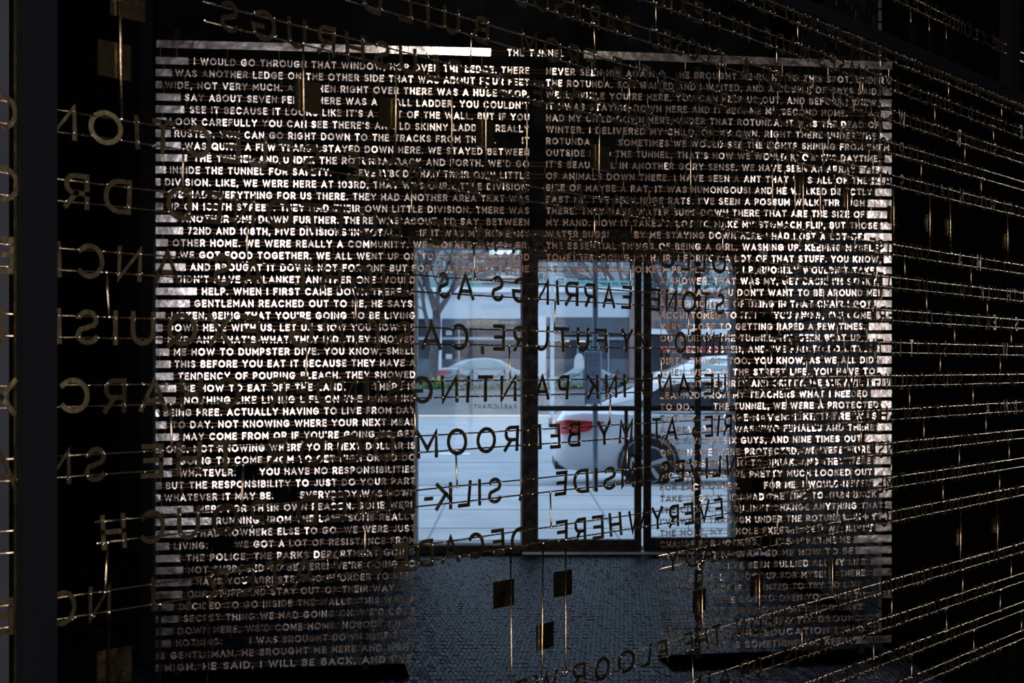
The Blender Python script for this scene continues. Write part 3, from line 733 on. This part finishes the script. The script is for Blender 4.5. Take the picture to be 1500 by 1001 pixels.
RODS = [(175, 130, 1), (266, 248, 0), (360, 350, 0), (156, 431, 0), (249, 626, 0), (353, 718, 0), (154, 833, 0), (156, 960, 1),
 (231, 950, 0), (301, 950, 0), (443, 140, 1), (578, 166, 1), (710, 192, 1), (688, 72, 0), (601, 295, 0), (519, 450, 0), (447, 530, 0),
 (693, 383, 0), (745, 533, 0), (606, 614, 0), (667, 691, 0), (533, 786, 0), (811, 463, 0), (922, 402, 0), (892, 603, 0), (917, 668, 0),
 (805, 751, 0), (747, 905, 1), (793, 890, 1), (827, 890, 1), (1027, 878, 1), (1111, 858, 1), (1218, 831, 1), (1013, 978, 0),
 (869, 59, 0), (959, 22, 0), (1052, 113, 0), (920, 138, 0), (876, 230, 1), (869, 331, 0), (1057, 354, 0), (1098, 410, 0), (1007, 471, 0),
 (967, 533, 0), (1063, 595, 0), (1013, 724, 0), (1167, 45, 0), (1136, 86, 0), (1262, 125, 0), (1288, 95, 0), (1368, 170, 0),
 (1388, 138, 0), (1466, 169, 0), (1412, 231, 0), (1454, 205, 0), (1348, 256, 0), (1436, 281, 0), (1175, 270, 1), (1240, 290, 1),
 (1308, 315, 1), (1361, 327, 1), (1391, 334, 1), (1475, 354, 1), (1324, 391, 0), (1421, 405, 0), (1356, 441, 0), (1445, 451, 0),
 (1397, 491, 0), (1480, 497, 0), (1376, 535, 0), (1464, 535, 0), (1331, 584, 0), (1424, 581, 0), (1352, 631, 0), (1443, 622, 0),
 (1304, 687, 0), (1404, 672, 0), (1477, 660, 0), (1380, 722, 0), (1463, 707, 0), (1406, 787, 1), (1460, 769, 1), (1173, 930, 0),
 (1305, 887, 0), (1409, 852, 0), (1480, 850, 0), (1278, 950, 0), (1385, 910, 0), (1464, 880, 0), (1334, 976, 0), (1425, 940, 0), (1495, 905, 0),
 (1200, 250, 0), (1150, 405, 0), (1205, 430, 0), (1140, 470, 0), (1225, 478, 0), (1180, 520, 0), (1120, 560, 0), (1240, 555, 0), (1150, 610, 0),
 (1200, 600, 0), (1260, 640, 0), (1130, 690, 0), (1180, 725, 0), (1245, 700, 0), (1137, 770, 0), (1225, 742, 0), (1163, 300, 0),
 (660, 160, 0), (770, 270, 0), (1010, 300, 0), (1130, 330, 0),
 (1455, 965, 0), (1464, 965, 1), (1478, 965, 0), (1486, 965, 1)]
offs = [ROWS[r][0] for r in ORDER]
for x, y, plate in RODS:
    o_ = off_of(x, y); a = [v for v in offs if v-10 > o_]; b = [v for v in offs if v+10 < o_]
    top = min(a)-RH if a else 1000; bot = max(b)+RH if b else -1500
    if not a and x < 900: top = 1100
    # rows that do not reach this column are skipped
    for v in sorted([v for v in offs if v > o_]):
        if s_of(ROWS[ORDER[offs.index(v)]][1]) <= s_of(x)+.01: top = v-RH; break
    for v in sorted([v for v in offs if v < o_], reverse=True):
        if s_of(ROWS[ORDER[offs.index(v)]][1]) <= s_of(x)+.01: bot = v+RH; break
    else: bot = -1560
    s = s_of(x); jx = random.uniform(-.0025, .0025)
    MB().tube([near(s+jx, top, .003), near(s, (top+bot)/2, .003), near(s-jx, bot, .003)], .0019, 6).build('rod', M['wire_near'], ns, True)
    solder.oct(near(s+jx, top, .004), .0036); solder.oct(near(s-jx, bot, .004), .0036)
    solder.oct(near(s+jx+.005, top, -.001), .0018); solder.oct(near(s-jx-.004, bot, -.001), .0018)
    if plate:
        xa_, xb_, yc_ = PLATES.get(x, (x-9*(2420-x)/1400, x+8*(2420-x)/1400, y))
        if isinstance(plate, tuple): xa_, xb_, yc_ = plate
        plate_at(s_of(xa_), s_of(xb_), off_of((xa_+xb_)/2, yc_), ns)
plate_at(s_of(162), s_of(213), off_of(188, 1), ns)
p = near(s_of(168), off_of(188, 5), -.002)
o = near_bucket.build('lettering', M['metal_near'], ns); o['kind'] = 'stuff'
o = solder.build('solder_dot', M['solder'], ns, True); o['kind'] = 'stuff'
near_bucket = MB(); solder = MB()
# narrow bay left of the wide post
lb = empty('lettering_screen', near(s_of(-30), -1600)); tag(lb, 'sliver of brass lettering screen at the far left beyond the wide dark post', 'artwork')
for rn, wrd in (('R1', 'AC'), ('R2', 'BO'), ('R3', 'NE'), ('R4', 'LI'), ('R5', 'TX'), ('R6', 'MA'), ('R8', 'IE'), ('R7', '')):
    off = ROWS[rn][0]; near_row(off, s_of(-60), s_of(22), lb)
    for c, x in zip(wrd, (-36, 2)): put_near(c, s_of(x), off, lb, True)
solder.build('solder_dot', M['solder'], lb)['kind'] = 'stuff'
# bay above the beam, top right
solder = MB()
tb = empty('lettering_screen', near(s_of(1350), 1018)); tag(tb, 'short run of brass lettering screen above the dark beam at the top right', 'artwork')
near_row(1156, s_of(1180), s_of(1475), tb); near_row(1156, s_of(1491), s_of(1560), tb)
s = s_of(1200)
for c in 'GNIRPS YLRAE NI SDUOLC EHT EKIL NEVOW SI RETAW':
    if c != ' ' and s < s_of(1468): put_near(c, s, 1156, tb, True)
    s += (gw(c, .14)+.42)*LN.cap
for x in (1336, 1363, 1388, 1492):
    s = s_of(x); MB().tube([near(s, 1140, -.004), near(s, 1018, -.004)], .0019, 6).build('rod', M['wire_near'], tb, True)
    if x < 1400:
        q = near(s, 1065, -.002); h_ = .026
        vs = [near(s+d*h_, 1065, -.002)+Vector((0, 0, e*h_)) for d, e in ((-.6, -1), (1.25, -1), (1.25, 1), (-.6, 1))]; n_ = Vector((cA, -sA, 0))*.0012
        MB().add([v+n_ for v in vs]+[v-n_ for v in vs], [(0, 1, 2, 3), (7, 6, 5, 4), (0, 4, 5, 1), (1, 5, 6, 2), (2, 6, 7, 3), (3, 7, 4, 0)]).build('plate', M['plate'], tb)
solder.build('solder_dot', M['solder'], tb)['kind'] = 'stuff'
# dark frame that holds the bays
fr = empty('screen_frame', near(s_of(50), -1650)); tag(fr, 'dark steel frame with a wide post at left and a beam across the top right', 'frame')
def slab(s0, s1, o0, o1, d0, d1):
    vs = [near(s, o, d) for o in (o0, o1) for d in (d0, d1) for s in (s0, s1)]
    return MB().add(vs, [(0, 2, 3, 1), (4, 5, 7, 6), (0, 1, 5, 4), (2, 6, 7, 3), (0, 4, 6, 2), (1, 3, 7, 5)])
slab(s_of(26), s_of(77), -1684, 1900, -.02, .012).build('post', M['frame_grey'], fr)
slab(s_of(20), s_of(25.5), -1684, 1900, -.012, .0).build('edge_strip', M['plate'], fr)
slab(s_of(300), s_of(1560), 979, 1016, -.03, .012).build('beam', M['frame_grey'], fr)
slab(s_of(1477), s_of(1490), 1016, 1500, -.03, .012).build('post', M['frame_grey'], fr)
slab(s_of(78), s_of(1570), -1684, -1560, -.03, .012).build('bottom_rail', M['frame_grey'], fr)
# board added in place of the bluish glare behind the left bay
struct(MB().box(-1.9, (14-750)/F*3.6, 3.6, 3.65, 0, 4).build('wall_glare', M['glare_panel']))

# ------------------------------------------------------------------ the street
sw = MB().box(-6, 14, ZF+.26, 18.6, -.2, -.02).build('sidewalk', M['sidewalk']); struct(sw)
jt = MB()
for yj in (13.7, 15.5, 17.2): jt.box(-6, 14, yj, yj+.02, -.021, -.016)
for xj in (-4.4, -2.6, -.8, 1.0, 2.8, 4.6): jt.box(xj, xj+.02, ZF+.3, 18.5, -.021, -.0165)
jt.build('joint_line', M['curb'], sw)
struct(MB().box(-12, 24, 18.6, 18.85, -.2, -.015).build('curb', M['curb']))
rd = MB().box(-20, 40, 18.85, 47, -.4, -.12).build('road', M['road']); struct(rd)
MB().box(P(644, 655, 27).x, P(688, 655, 27).x, 26.9, 27.25, -.121, -.115).build('lane_mark', M['mark'], rd)
MB().box(-20, 40, 24.5, 24.75, -.121, -.117).build('lane_seam', M['curb'], rd)
MB().box(-20, 40, 46, 47.4, -.13, -.06).build('edge_line', M['cream'], rd)
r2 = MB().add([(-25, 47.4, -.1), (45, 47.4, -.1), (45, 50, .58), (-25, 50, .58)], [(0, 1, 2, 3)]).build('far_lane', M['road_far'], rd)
struct(MB().box(-30, 50, 50, 50.3, .4, .72).build('far_curb', M['curb']))
bed = struct(MB().box(-30, 50, 50.3, 60, .4, .66).build('planting_bed', M['soil']))
struct(MB().box(-60, 80, 60, 110, .1, .38).build('far_ground', M['sidewalk']))
# distant trees
def tree(name, x, Z, y0, hgt, r, lean, m, label, seed, spread=.5, levels=6, group=None):
    rnd = random.Random(seed); base = P(x, y0, Z); t = empty(name, base); tag(t, label, 'tree', group)
    tr = MB(); br = MB()
    def grow(p, d, L, r, lv):
        n = 3; pts = [p]; q = p.copy()
        for i in range(n):
            d = (d+Vector((rnd.uniform(-.12, .12), rnd.uniform(-.12, .12), rnd.uniform(-.02, .08)))).normalized(); q = q+d*(L/n); pts.append(q.copy())
        (tr if lv == levels else br).tube(pts, r, 6 if lv > levels-2 else 4, r*.66, caps=False)
        if lv == 0: return
        for k in range(3 if lv < levels else 3):
            nd = (d+Vector((rnd.uniform(-spread, spread)*1.5, rnd.uniform(-spread, spread), rnd.uniform(-.25, .45)))).normalized()
            grow(pts[-1] if k < 2 else pts[2], nd, L*rnd.uniform(.6, .82), r*rnd.uniform(.5, .68), lv-1)
    grow(base, Vector((lean, 0, 1)).normalized(), hgt*.33, r, levels)
    tr.build('trunk', m, t, True); br.build('branches', m, t, True)
def limbed_tree(label, Z, trunk, r, limbs, m, seed, group=None):
    rnd = random.Random(seed); t = empty('bare_tree', P(*trunk[0], Z)); tag(t, label, 'tree', group)
    MB().tube([P(x, y, Z) for x, y in trunk], r, 10, r*.72).build('trunk', m, t, True)
    tw = MB()
    def grow(p, d, L, r, lv):
        pts = [p]; q = p.copy()
        for i in range(3):
            d = (d+Vector((rnd.uniform(-.2, .2), rnd.uniform(-.2, .2), rnd.uniform(-.06, .12)))).normalized(); q = q+d*(L/3); pts.append(q.copy())
        tw.tube(pts, r, 4, r*.6, caps=False)
        if lv:
            for k in range(3):
                nd = (d+Vector((rnd.uniform(-.9, .9), rnd.uniform(-.6, .6), rnd.uniform(-.4, .6)))).normalized()
                grow(pts[1+k], nd, L*rnd.uniform(.6, .85), r*.62, lv-1)
    for k, (lr, pts) in enumerate(limbs):
        dy = rnd.uniform(-.25, .25); w3 = [P(x, y, Z)+Vector((0, dy*i*.8, 0)) for i, (x, y) in enumerate(pts)]
        MB().tube(w3, lr, 7, lr*.45).build('limb', m, t, True)
        for i in range(1, len(w3)):
            for _ in range(2):
                d = ((w3[i]-w3[i-1]).normalized()+Vector((rnd.uniform(-.9, .9), rnd.uniform(-.5, .5), rnd.uniform(-.3, .6)))).normalized()
                grow(w3[i], d, rnd.uniform(.7, 1.2), lr*.42, 3)
        grow(w3[-1], (w3[-1]-w3[-2]).normalized(), 1.0, lr*.45, 4)
    o = tw.build('twigs', m, t, True)
    return t
limbed_tree('bare forked street tree left in the left window pane', 50.8, [(634, 571), (636, 520), (640, 475), (639, 455)], .20,
  [(.13, [(639, 458), (630, 428), (618, 402), (606, 365), (600, 335)]), (.12, [(640, 460), (655, 436), (667, 417), (690, 408), (722, 398)]),
   (.10, [(639, 456), (643, 420), (660, 380), (690, 345)]), (.09, [(635, 510), (622, 455), (618, 425), (610, 400)]), (.08, [(655, 436), (672, 395), (700, 375), (730, 360)])], M['bark'], 3)
limbed_tree('stout bare street tree behind the right door pane', 50.8, [(993, 571), (990, 520), (988, 472)], .26,
  [(.16, [(988, 475), (975, 432), (955, 392), (930, 350)]), (.15, [(988, 475), (1005, 420), (1020, 378), (1036, 335)]), (.10, [(990, 490), (1015, 452), (1045, 432), (1072, 418)]),
   (.10, [(987, 500), (968, 460), (958, 435), (950, 405)]), (.12, [(988, 475), (990, 420), (984, 360)]), (.07, [(1005, 420), (1040, 395), (1075, 375)])], M['bark'], 11)
limbed_tree('thin bare tree rising behind the pale fascia at the left of the centre stiles', 69, [(918, 575), (916, 480), (912, 430)], .2,
  [(.12, [(912, 432), (890, 400), (868, 385), (840, 372)]), (.12, [(912, 432), (925, 395), (935, 360)]), (.1, [(912, 440), (895, 420), (870, 410)]), (.1, [(914, 425), (905, 385), (890, 350)])], M['bark2'], 21)
# low shop across the street
Zb = 58
sh = empty('shop_building', P(760, 560, Zb)); tag(sh, 'low flat-roofed shop with pale fascia and dark glass front across the street', 'building')
MB().pbox(420, 930, 428, 467, Zb, .5).build('fascia', M['render_white'], sh)
MB().pbox(420, 930, 421, 428, Zb-.25, .9).build('cornice', M['white'], sh)
MB().pbox(420, 930, 430, 571, Zb+.6, 6).build('body', M['sign_dark'], sh)
MB().pbox(645, 800, 467, 482, Zb-.05, .3).build('sign_band', M['sign_dark'], sh)
MB().pbox(799, 930, 465, 490, Zb-.05, .3).build('sign_band', M['sign_dark'], sh)
for a, e in ((560, 600), (602, 636), (647, 671), (673, 786), (801, 845), (847, 890), (892, 921)):
    MB().pbox(a, e, 483, 560, Zb+.2, .05).build('pane', M['shop_glass'], sh)
for x in (637.5, 788):
    MB().pbox(x, x+(9 if x < 700 else 12), 463, 562, Zb-.6, .35).build('column', M['white'], sh)
MB().pbox(600, 930, 494, 498, Zb+.1, .1).build('transom', M['pole_light'], sh)
for x in (671.5, 845.5, 890.5): MB().pbox(x, x+1.6, 467, 562, Zb+.08, .1).build('mullion', M['pole_light'], sh)
MB().pbox(653, 662, 484, 491, Zb+.12, .03).build('notice', M['white'], sh)
MB().pbox(653, 662, 519, 526, Zb+.12, .03).build('notice', M['white'], sh)
MB().pbox(812, 822, 488, 499, Zb+.12, .03).build('notice', M['white'], sh)
MB().pbox(420, 930, 526, 560, Zb+.14, .03).build('low_panel', M['shop_inside'], sh)
MB().pbox(922, 931, 430, 566, Zb-.1, .5).build('brick_pier', M['brick_brown'], sh)
for x0_, x1_, y_ in ((813, 818, 498), (822, 828, 500), (829, 834, 499), (845, 858, 499.5), (884, 889, 499)):
    MB().pbox(x0_, x1_, y_, y_+1.4, Zb+.13, .02).build('ceiling_light', M['lampstrip'], sh)
def sign_text(txt, x0, x1, y, px, Z, m, parent, wg=.2):
    L = Line(px/F*Z, wg, False, m, .05); b = MB(); X = (x0-750)/F*Z
    tot = sum(gw(c, wg)+.2 for c in txt)*L.cap; k = (x1-x0)/F*Z/tot
    for c in txt:
        a = (gw(c, wg)+.2)*L.cap*k
        if c != ' ': place_letter(L, c, Matrix.Translation((X+a/2, Z-.1, EYE-(y-HOR)/F*Z)) @ Matrix(((1,0,0,0),(0,0,-1,0),(0,1,0,0),(0,0,0,1))), k, None, b, False)
        X += a
    return b.build('lettering', m, parent)
sign_text('NEIGHBORHOOD', 683, 731, 473.5, 9, Zb-.1, M['gold'], sh)
sign_text('ART & CARDS', 734, 756, 473, 4, Zb-.1, M['gold'], sh)
# white robe on a stand in the shop window
rb = empty('robe_on_stand', P(848, 560, Zb-.4)); tag(rb, 'white robe on a stand before the dark shop front, in the door pane', 'clothing')
def RP(x, y): q = P(x, y, Zb-.4); return (q.x, q.z)
MB().prism([RP(*q) for q in ((840, 546), (841.5, 526), (844, 520), (847, 518), (850, 518), (853, 520), (855, 526), (856, 546))], Zb-.5, Zb-.25).build('cloth', M['cloth'], rb)
MB().tube([P(848, 563, Zb-.38), P(848, 516, Zb-.38)], .03, 6).build('stand', M['iron'], rb)
# brick shop to the right
b2 = empty('brick_shop', P(1010, 560, Zb)); tag(b2, 'brown brick shopfront with white signs and red awning behind the right door pane', 'building')
MB().pbox(932, 1250, 424, 571, Zb+.3, 6).build('body', M['brick_brown'], b2)
MB().pbox(932, 1250, 422, 428, Zb+.1, .6).build('cornice', M['white'], b2)
MB().pbox(1033, 1082, 438, 455, Zb, .3).build('sign_panel', M['white'], b2)
for x in range(1036, 1078, 6): MB().pbox(x, x+3, 441+(x % 4), 452, Zb-.03, .04).build('sign_bar', M['pole'], b2)
MB().pbox(1000, 1024, 440, 454, Zb, .3).build('sign_panel', M['white'], b2)
MB().pbox(962, 1080, 470, 480, Zb+.1, .3).build('sign_band', M['sign_dark'], b2)
MB().pbox(952, 1080, 482, 490, Zb-.3, .6).build('awning', M['white'], b2)
MB().pbox(970, 1052, 508, 517, Zb-.3, .5).build('awning', M['awning_red'], b2)
for a, e in ((955, 985), (988, 1018), (1021, 1050), (1053, 1080)): MB().pbox(a, e, 491, 556, Zb+.2, .05).build('pane', M['shop_glass'], b2)
# teal railing on the roof
rl = empty('roof_railing', P(760, 422, Zb+1.2)); tag(rl, 'teal horizontal rails along the shop roof', 'railing')
for y in (411.5, 417.5): MB().pbox(560, 1150, y, y+2.4, Zb+1.2, .12).build('rail', M['teal'], rl)
for x in range(565, 1150, 42): MB().pbox(x, x+1.6, 410, 422, Zb+1.35, .08).build('baluster', M['teal'], rl)
MB().pbox(615, 775, 404.5, 406.5, Zb+1.2, .12).build('pipe', M['cream'], rl)
# buildings behind
def block(name, label, x0, x1, y0, y1, Z, m, wins, cat='building', frame='white'):
    b = empty(name, P((x0+x1)/2, HOR+1.22/Z*F, Z)); tag(b, label, cat)
    y1 = HOR+1.22/Z*F; MB().pbox(x0, x1, y0, y1, Z, 8).build('wall', m, b)
    MB().pbox(x0-2, x1+2, y0-4, y0, Z-.3, 1).build('cornice', M['stucco'], b)
    for (a, e, c, d) in wins:
        f = MB().pbox(a-1.2, e+1.2, c-1.2, d+1.2, Z-.12, .1).build('window', M[frame], b)
        MB().pbox(a, e, c, d, Z-.15, .06).build('pane', M['win_far'], f)
block('brick_house', 'red brick house with white framed windows above the railing, top right of the left pane', 709, 772, 377, 440, 80, M['brick_red'],
      [(713, 721, 393, 406), (729, 735, 391, 407), (739, 746, 393, 406), (752, 758, 393, 406)])
block('grey_house', 'plain grey house behind the bare tree, upper left pane', 560, 706, 340, 440, 84, M['stucco'], [(652, 664, 378, 392), (672, 684, 378, 392), (690, 699, 378, 392), (652, 664, 400, 412), (676, 688, 402, 414)])
block('stucco_building', 'wide grey stucco apartment house with small windows seen above the shop through the door', 804, 1180, 300, 440, 78, M['stucco'],
      [(x, x+12, y, y+(13 if y < 400 else 9)) for x in (815, 845, 878, 912, 958, 992, 1030, 1066) for y in (345, 378, 407)])
block('corner_house', 'narrow brown house corner at the upper left of the door glass', 774, 803, 362, 440, 90, M['brick_brown'], [(789, 796, 400, 409)])
# low chain fence with posts
fc = empty('chain_fence', P(760, 574, 51.2)); tag(fc, 'low black post and chain fence along the far planting bed', 'fence')
px = [564, 602, 640, 671, 692, 739, 770, 803, 855, 905, 952, 983, 1010, 1040, 1068, 1100]
for x in px: MB().tube([P(x, 571, 51.2), P(x, 541, 51.2)], .028, 6).build('post', M['iron'], fc)
for a, e in zip(px[:-1], px[1:]):
    MB().tube([P(a+(e-a)*i/8, 543+11*(1-(2*i/8-1)**2), 51.2) for i in range(9)], .016, 4).build('chain', M['iron'], fc)
# plants in the bed
def clump(x, y, w_, n, m, label, cat, nm):
    rnd = random.Random(int(x)); b = MB()
    for i in range(n):
        p = P(x+rnd.gauss(0, w_), y-abs(rnd.gauss(0, 3.2))-.5, 50.45+rnd.random()*.45); a = Vector((rnd.uniform(-1, 1), rnd.uniform(-1, 1), rnd.uniform(.2, 1))).normalized()*.13; c = a.cross(Vector((rnd.random(), .3, .7))).normalized()*.05
        b.add([p, p+a*.5+c, p+a, p+a*.5-c], [(0, 1, 2, 3)])
    o = b.build(nm, m); tag(o, label, cat, kind='stuff'); return o
clump(640, 571, 12, 260, M['leaf'], 'green leafy plants in the bed at the left of the left pane', 'plants', 'bed_plants')
clump(636, 563, 7, 60, M['flower'], 'yellow flowers above the bed at the left of the left pane', 'flowers', 'bed_flowers')
clump(820, 570, 22, 240, M['leaf'], 'low green plants in the bed seen through the left door', 'plants', 'bed_plants')
clump(928, 571, 7, 120, M['leaf'], 'green bush in the bed just left of the centre door stiles', 'plants', 'bed_plants')
clump(730, 571, 22, 160, M['leaf'], 'sparse green plants in the bed at the right of the left pane', 'plants', 'bed_plants')

# cars -------------------------------------------------------------
def car(name, label, X, Y, Zg, s, paint, glass, near_side=-1, fwd=1, detail=True):
    """side-on sedan: X of its rear end, Y of the camera-side flank, ground Zg; fwd +1 points right"""
    c = empty(name, (X, Y, Zg)); tag(c, label, 'car')
    W = 1.82*s; yc = Y+W/2
    def ring(st, profile):
        return st
    def loft(sts, m, nm, parent=c, smooth=True):
        b = MB(); n = len(sts[0][1]); vs = []
        for dx, pr in sts:
            for (hy, hz) in pr: vs.append((X+fwd*dx*s, yc+hy*s, Zg+hz*s))
        f = []
        for i in range(len(sts)-1):
            for j in range(n-1): f.append((i*n+j, i*n+j+1, (i+1)*n+j+1, (i+1)*n+j))
            f.append((i*n+n-1, i*n, (i+1)*n, (i+1)*n+n-1))
        f += [tuple(range(n)), tuple(reversed(range((len(sts)-1)*n, len(sts)*n)))]
        o = b.add(vs, f).build(nm, m, parent); 
        if smooth:
            o.data.shade_smooth()
            md = o.modifiers.new('edges', 'EDGE_SPLIT'); md.split_angle = math.radians(38)
        return o
    def sec(hw, z0, z1, zs):
        return [(-hw*.9, z0), (-hw*.985, z0+.12), (-hw, zs-.1), (-hw*.975, zs), (-hw*.94, z1-.06), (-hw*.84, z1), (hw*.84, z1), (hw*.94, z1-.06), (hw*.975, zs), (hw, zs-.1), (hw*.985, z0+.12), (hw*.9, z0)]
    body = [(0, sec(.62, .38, .80, .66)), (.04, sec(.74, .33, .93, .70)), (.14, sec(.83, .28, 1.04, .74)), (.35, sec(.88, .24, 1.07, .78)), (.8, sec(.905, .22, 1.06, .8)),
            (1.3, sec(.91, .22, 1.04, .8)), (2.4, sec(.91, .20, 1.02, .78)), (3.5, sec(.91, .22, .99, .76)), (4.1, sec(.88, .24, .90, .72)), (4.5, sec(.80, .28, .80, .66)), (4.66, sec(.66, .34, .66, .58))]
    loft(body, paint, 'body')
    def top(hb, ht, z0, z1): return [(-hb, z0), (-(hb+ht)/2-.02, (z0+z1)/2), (-ht, z1-.03), (-ht+.08, z1), (ht-.08, z1), (ht, z1-.03), ((hb+ht)/2+.02, (z0+z1)/2), (hb, z0)]
    loft([(.42, top(.66, .64, 1.03, 1.06)), (1.12, top(.80, .60, 1.03, 1.39)), (1.6, top(.83, .60, 1.02, 1.49)), (2.3, top(.83, .60, 1.02, 1.52)), (2.85, top(.82, .59, 1.01, 1.44)), (3.55, top(.74, .66, .97, 1.02))], paint, 'roof')
    # side glass, set proud of the roof pillars
    for sy in (-1, 1):
        b = MB(); q = [(1.02, 1.09), (1.4, 1.36), (1.75, 1.42), (2.3, 1.44), (2.72, 1.37), (3.25, 1.09)]
        lo = [(dx, .835-.235*max(0, (z-1.05))/.45+.022) for dx, z in q]
        vs = [(X+fwd*dx*s, yc+sy*(.83-.25*(z-1.02)/.47+.03)*s, Zg+z*s) for dx, z in q]
        n = len(vs); vs += [(x, y-sy*.02, z) for x, y, z in vs]
        b.add(vs, [tuple(range(n)), tuple(reversed(range(n, 2*n)))]+[(i, (i+1) % n, (i+1) % n+n, i+n) for i in range(n)])
        b.build('side_window', glass, c)
        if detail:
            MB().box(X+fwd*2.12*s-.03, X+fwd*2.12*s+.03, yc+sy*.80*s-.06, yc+sy*.80*s+.06, Zg+1.05*s, Zg+1.40*s).build('pillar', M['dark_trim'], c)
    MB().add([(X+fwd*.5*s, yc-.58*s, Zg+1.10*s), (X+fwd*.5*s, yc+.58*s, Zg+1.10*s), (X+fwd*1.08*s, yc+.52*s, Zg+1.395*s), (X+fwd*1.08*s, yc-.52*s, Zg+1.395*s)], [(0, 1, 2, 3)]).build('rear_window', glass, c)
    for dx in (1.12 if not detail else 1.22, 3.82):
        for sy in (-1, 1):
            q = Vector((X+fwd*dx*s, yc+sy*.80*s, Zg+.345*s)); wv = Vector((0, .13*s*sy, 0))
            wh = MB().tube([q-wv*.2, q-wv*.05, q+wv*.85, q+wv*1.0], .345*s, 28).build('wheel', M['tyre'], c)
            MB().tube([q+wv*.98, q+wv*1.04], .235*s, 24).build('rim', M['dark_trim'], wh)
            sp = MB()
            for k in range(5):
                a = k*2*math.pi/5+.3; e = Vector((math.cos(a), 0, math.sin(a)))*.225*s; t = Vector((-math.sin(a), 0, math.cos(a)))*.022*s
                sp.add([q+wv*1.05-t, q+wv*1.05+t, q+e+wv*1.05+t*1.4, q+e+wv*1.05-t*1.4, q+wv*1.1-t, q+wv*1.1+t, q+e+wv*1.08+t*1.4, q+e+wv*1.08-t*1.4], [(0, 1, 2, 3), (4, 7, 6, 5), (0, 4, 5, 1), (1, 5, 6, 2), (2, 6, 7, 3), (3, 7, 4, 0)])
            nr = 24
            ringv = [q+Vector((math.cos(a), 0, math.sin(a)))*rr*s+wv*z_ for rr, z_ in ((.225, 1.06), (.245, 1.06), (.245, .98)) for a in [2*math.pi*i/nr for i in range(nr)]]
            sp.add(ringv, [(r*nr+i, r*nr+(i+1) % nr, (r+1)*nr+(i+1) % nr, (r+1)*nr+i) for r in range(2) for i in range(nr)])
            sp.build('spokes', M['rim'], wh)
            ar = MB(); pts = [q+Vector((math.cos(a), 0, math.sin(a)))*.39*s+wv*.95 for a in [math.radians(-8+196*i/14) for i in range(15)]]
            ar.tube(pts, .025*s, 5).build('wheel_arch', M['dark_trim'] if detail else M['tyre'], c)
    for sy in (-1, 1):
        y_ = yc+sy*.80*s
        # lamp wraps the rear corner
        sg = lambda dx, hw, z: (X+fwd*dx*s, yc+sy*(hw+.025)*s, Zg+z*s)
        a_ = [sg(-.01, .70, .74), sg(.12, .835, .735), sg(.42, .895, .78), sg(.64, .915, .90), sg(.14, .845, .93), sg(.01, .73, .90)]
        b_ = [(x+fwd*.02, y-sy*.09, z) for x, y, z in a_]; n = 6
        MB().add(a_+b_, [tuple(range(n)), tuple(reversed(range(n, 2*n)))]+[(i, (i+1) % n, (i+1) % n+n, i+n) for i in range(n)]).build('tail_lamp', M['red_lamp'], c)
    MB().box(*sorted((X+fwd*.0, X+fwd*.25*s)), yc-.66*s, yc+.66*s, Zg+.26*s, Zg+.36*s).build('bumper_skirt', M['dark_trim'], c)
    MB().box(*sorted((X+fwd*1.6*s, X+fwd*3.45*s)), Y+.02, Y+.06, Zg+.2*s, Zg+.27*s).build('sill_trim', M['dark_trim'], c)
    if detail:
        for sy in (-1, 1):
            MB().box(*sorted((X+fwd*2.15*s, X+fwd*2.36*s)), yc+sy*.915*s-.015, yc+sy*.915*s+.015, Zg+.86*s, Zg+.89*s).build('door_handle', paint, c)
    return c
car('sedan', 'white sedan parked beside the near kerb, its red tail lamp seen through the left door', P(814, 600, 19.0).x, 19.0, -.12, 1.06, M['car_white'], M['car_glass'])
car('sedan', 'white car parked across the street, seen over the near car beside the stout tree', P(958, 560, 48.2).x, 48.2, .12, 1.25, M['car_white'], M['car_glass_light'], detail=False)
car('sedan', 'grey-green car across the street seen through the left door', P(908, 560, 53.4).x, 53.4, .66, .62, M['car_teal'], M['car_glass_light'], fwd=-1, detail=False)
car('sedan', 'pale blue car with a rounded roof across the street in the left pane', P(640, 560, 53.4).x, 53.4, .66, .86, M['car_blue'], M['car_glass_light'], detail=False)

# street pole with notice board
sp = empty('signpost', P(872, 717, 17.9)); tag(sp, 'blue-grey street pole with a tall notice panel outside the left door', 'signpost')
q = P(872, 717, 17.9)
MB().tube([(q.x, q.y, -.02), (q.x, q.y, 4.2)], .036, 12).build('pole', M['pole'], sp, True)
bd = MB().pbox(858, 880, 516, 592, 17.78, .07).build('notice_panel', M['signface'], sp)
MB().pbox(856.5, 858.5, 514, 594, 17.76, .09).build('edge_bar', M['pole'], bd)
MB().pbox(879.5, 881.5, 514, 594, 17.76, .09).build('edge_bar', M['pole_light'], bd)
MB().pbox(857, 881, 513, 516, 17.75, .1).build('cap', M['pole_light'], bd)
o = sign_text('E  T', 862, 881, 508, 9, 17.85, M['teal'], sp, .24)
MB().pbox(860, 881, 513, 514.5, 17.75, .03).build('letter_bracket', M['teal'], sp)
pr_ = MB()
for (a, e, c, d) in ((864, 868, 521, 522), (864, 875, 527, 528), (864, 865, 527, 534), (864, 875, 534, 535), (864, 874, 545, 546), (864, 874, 549, 550), (865, 873, 560, 561)):
    pr_.pbox(a, e, c, d, 17.775, .006)
pr_.build('print', M['pole'], bd)
p2 = empty('light_pole', P(809, 565, 40)); tag(p2, 'slim pale street pole seen at the left of the left door pane', 'pole')
q = P(809, 565, 40)
MB().tube([(q.x, q.y, -.12), (q.x, q.y, 7)], .06, 10).build('pole', M['pole_light'], p2, True)
MB().tube([(q.x, q.y, -.12), (q.x, q.y, .1)], .11, 10).build('base_collar', M['pole'], p2)
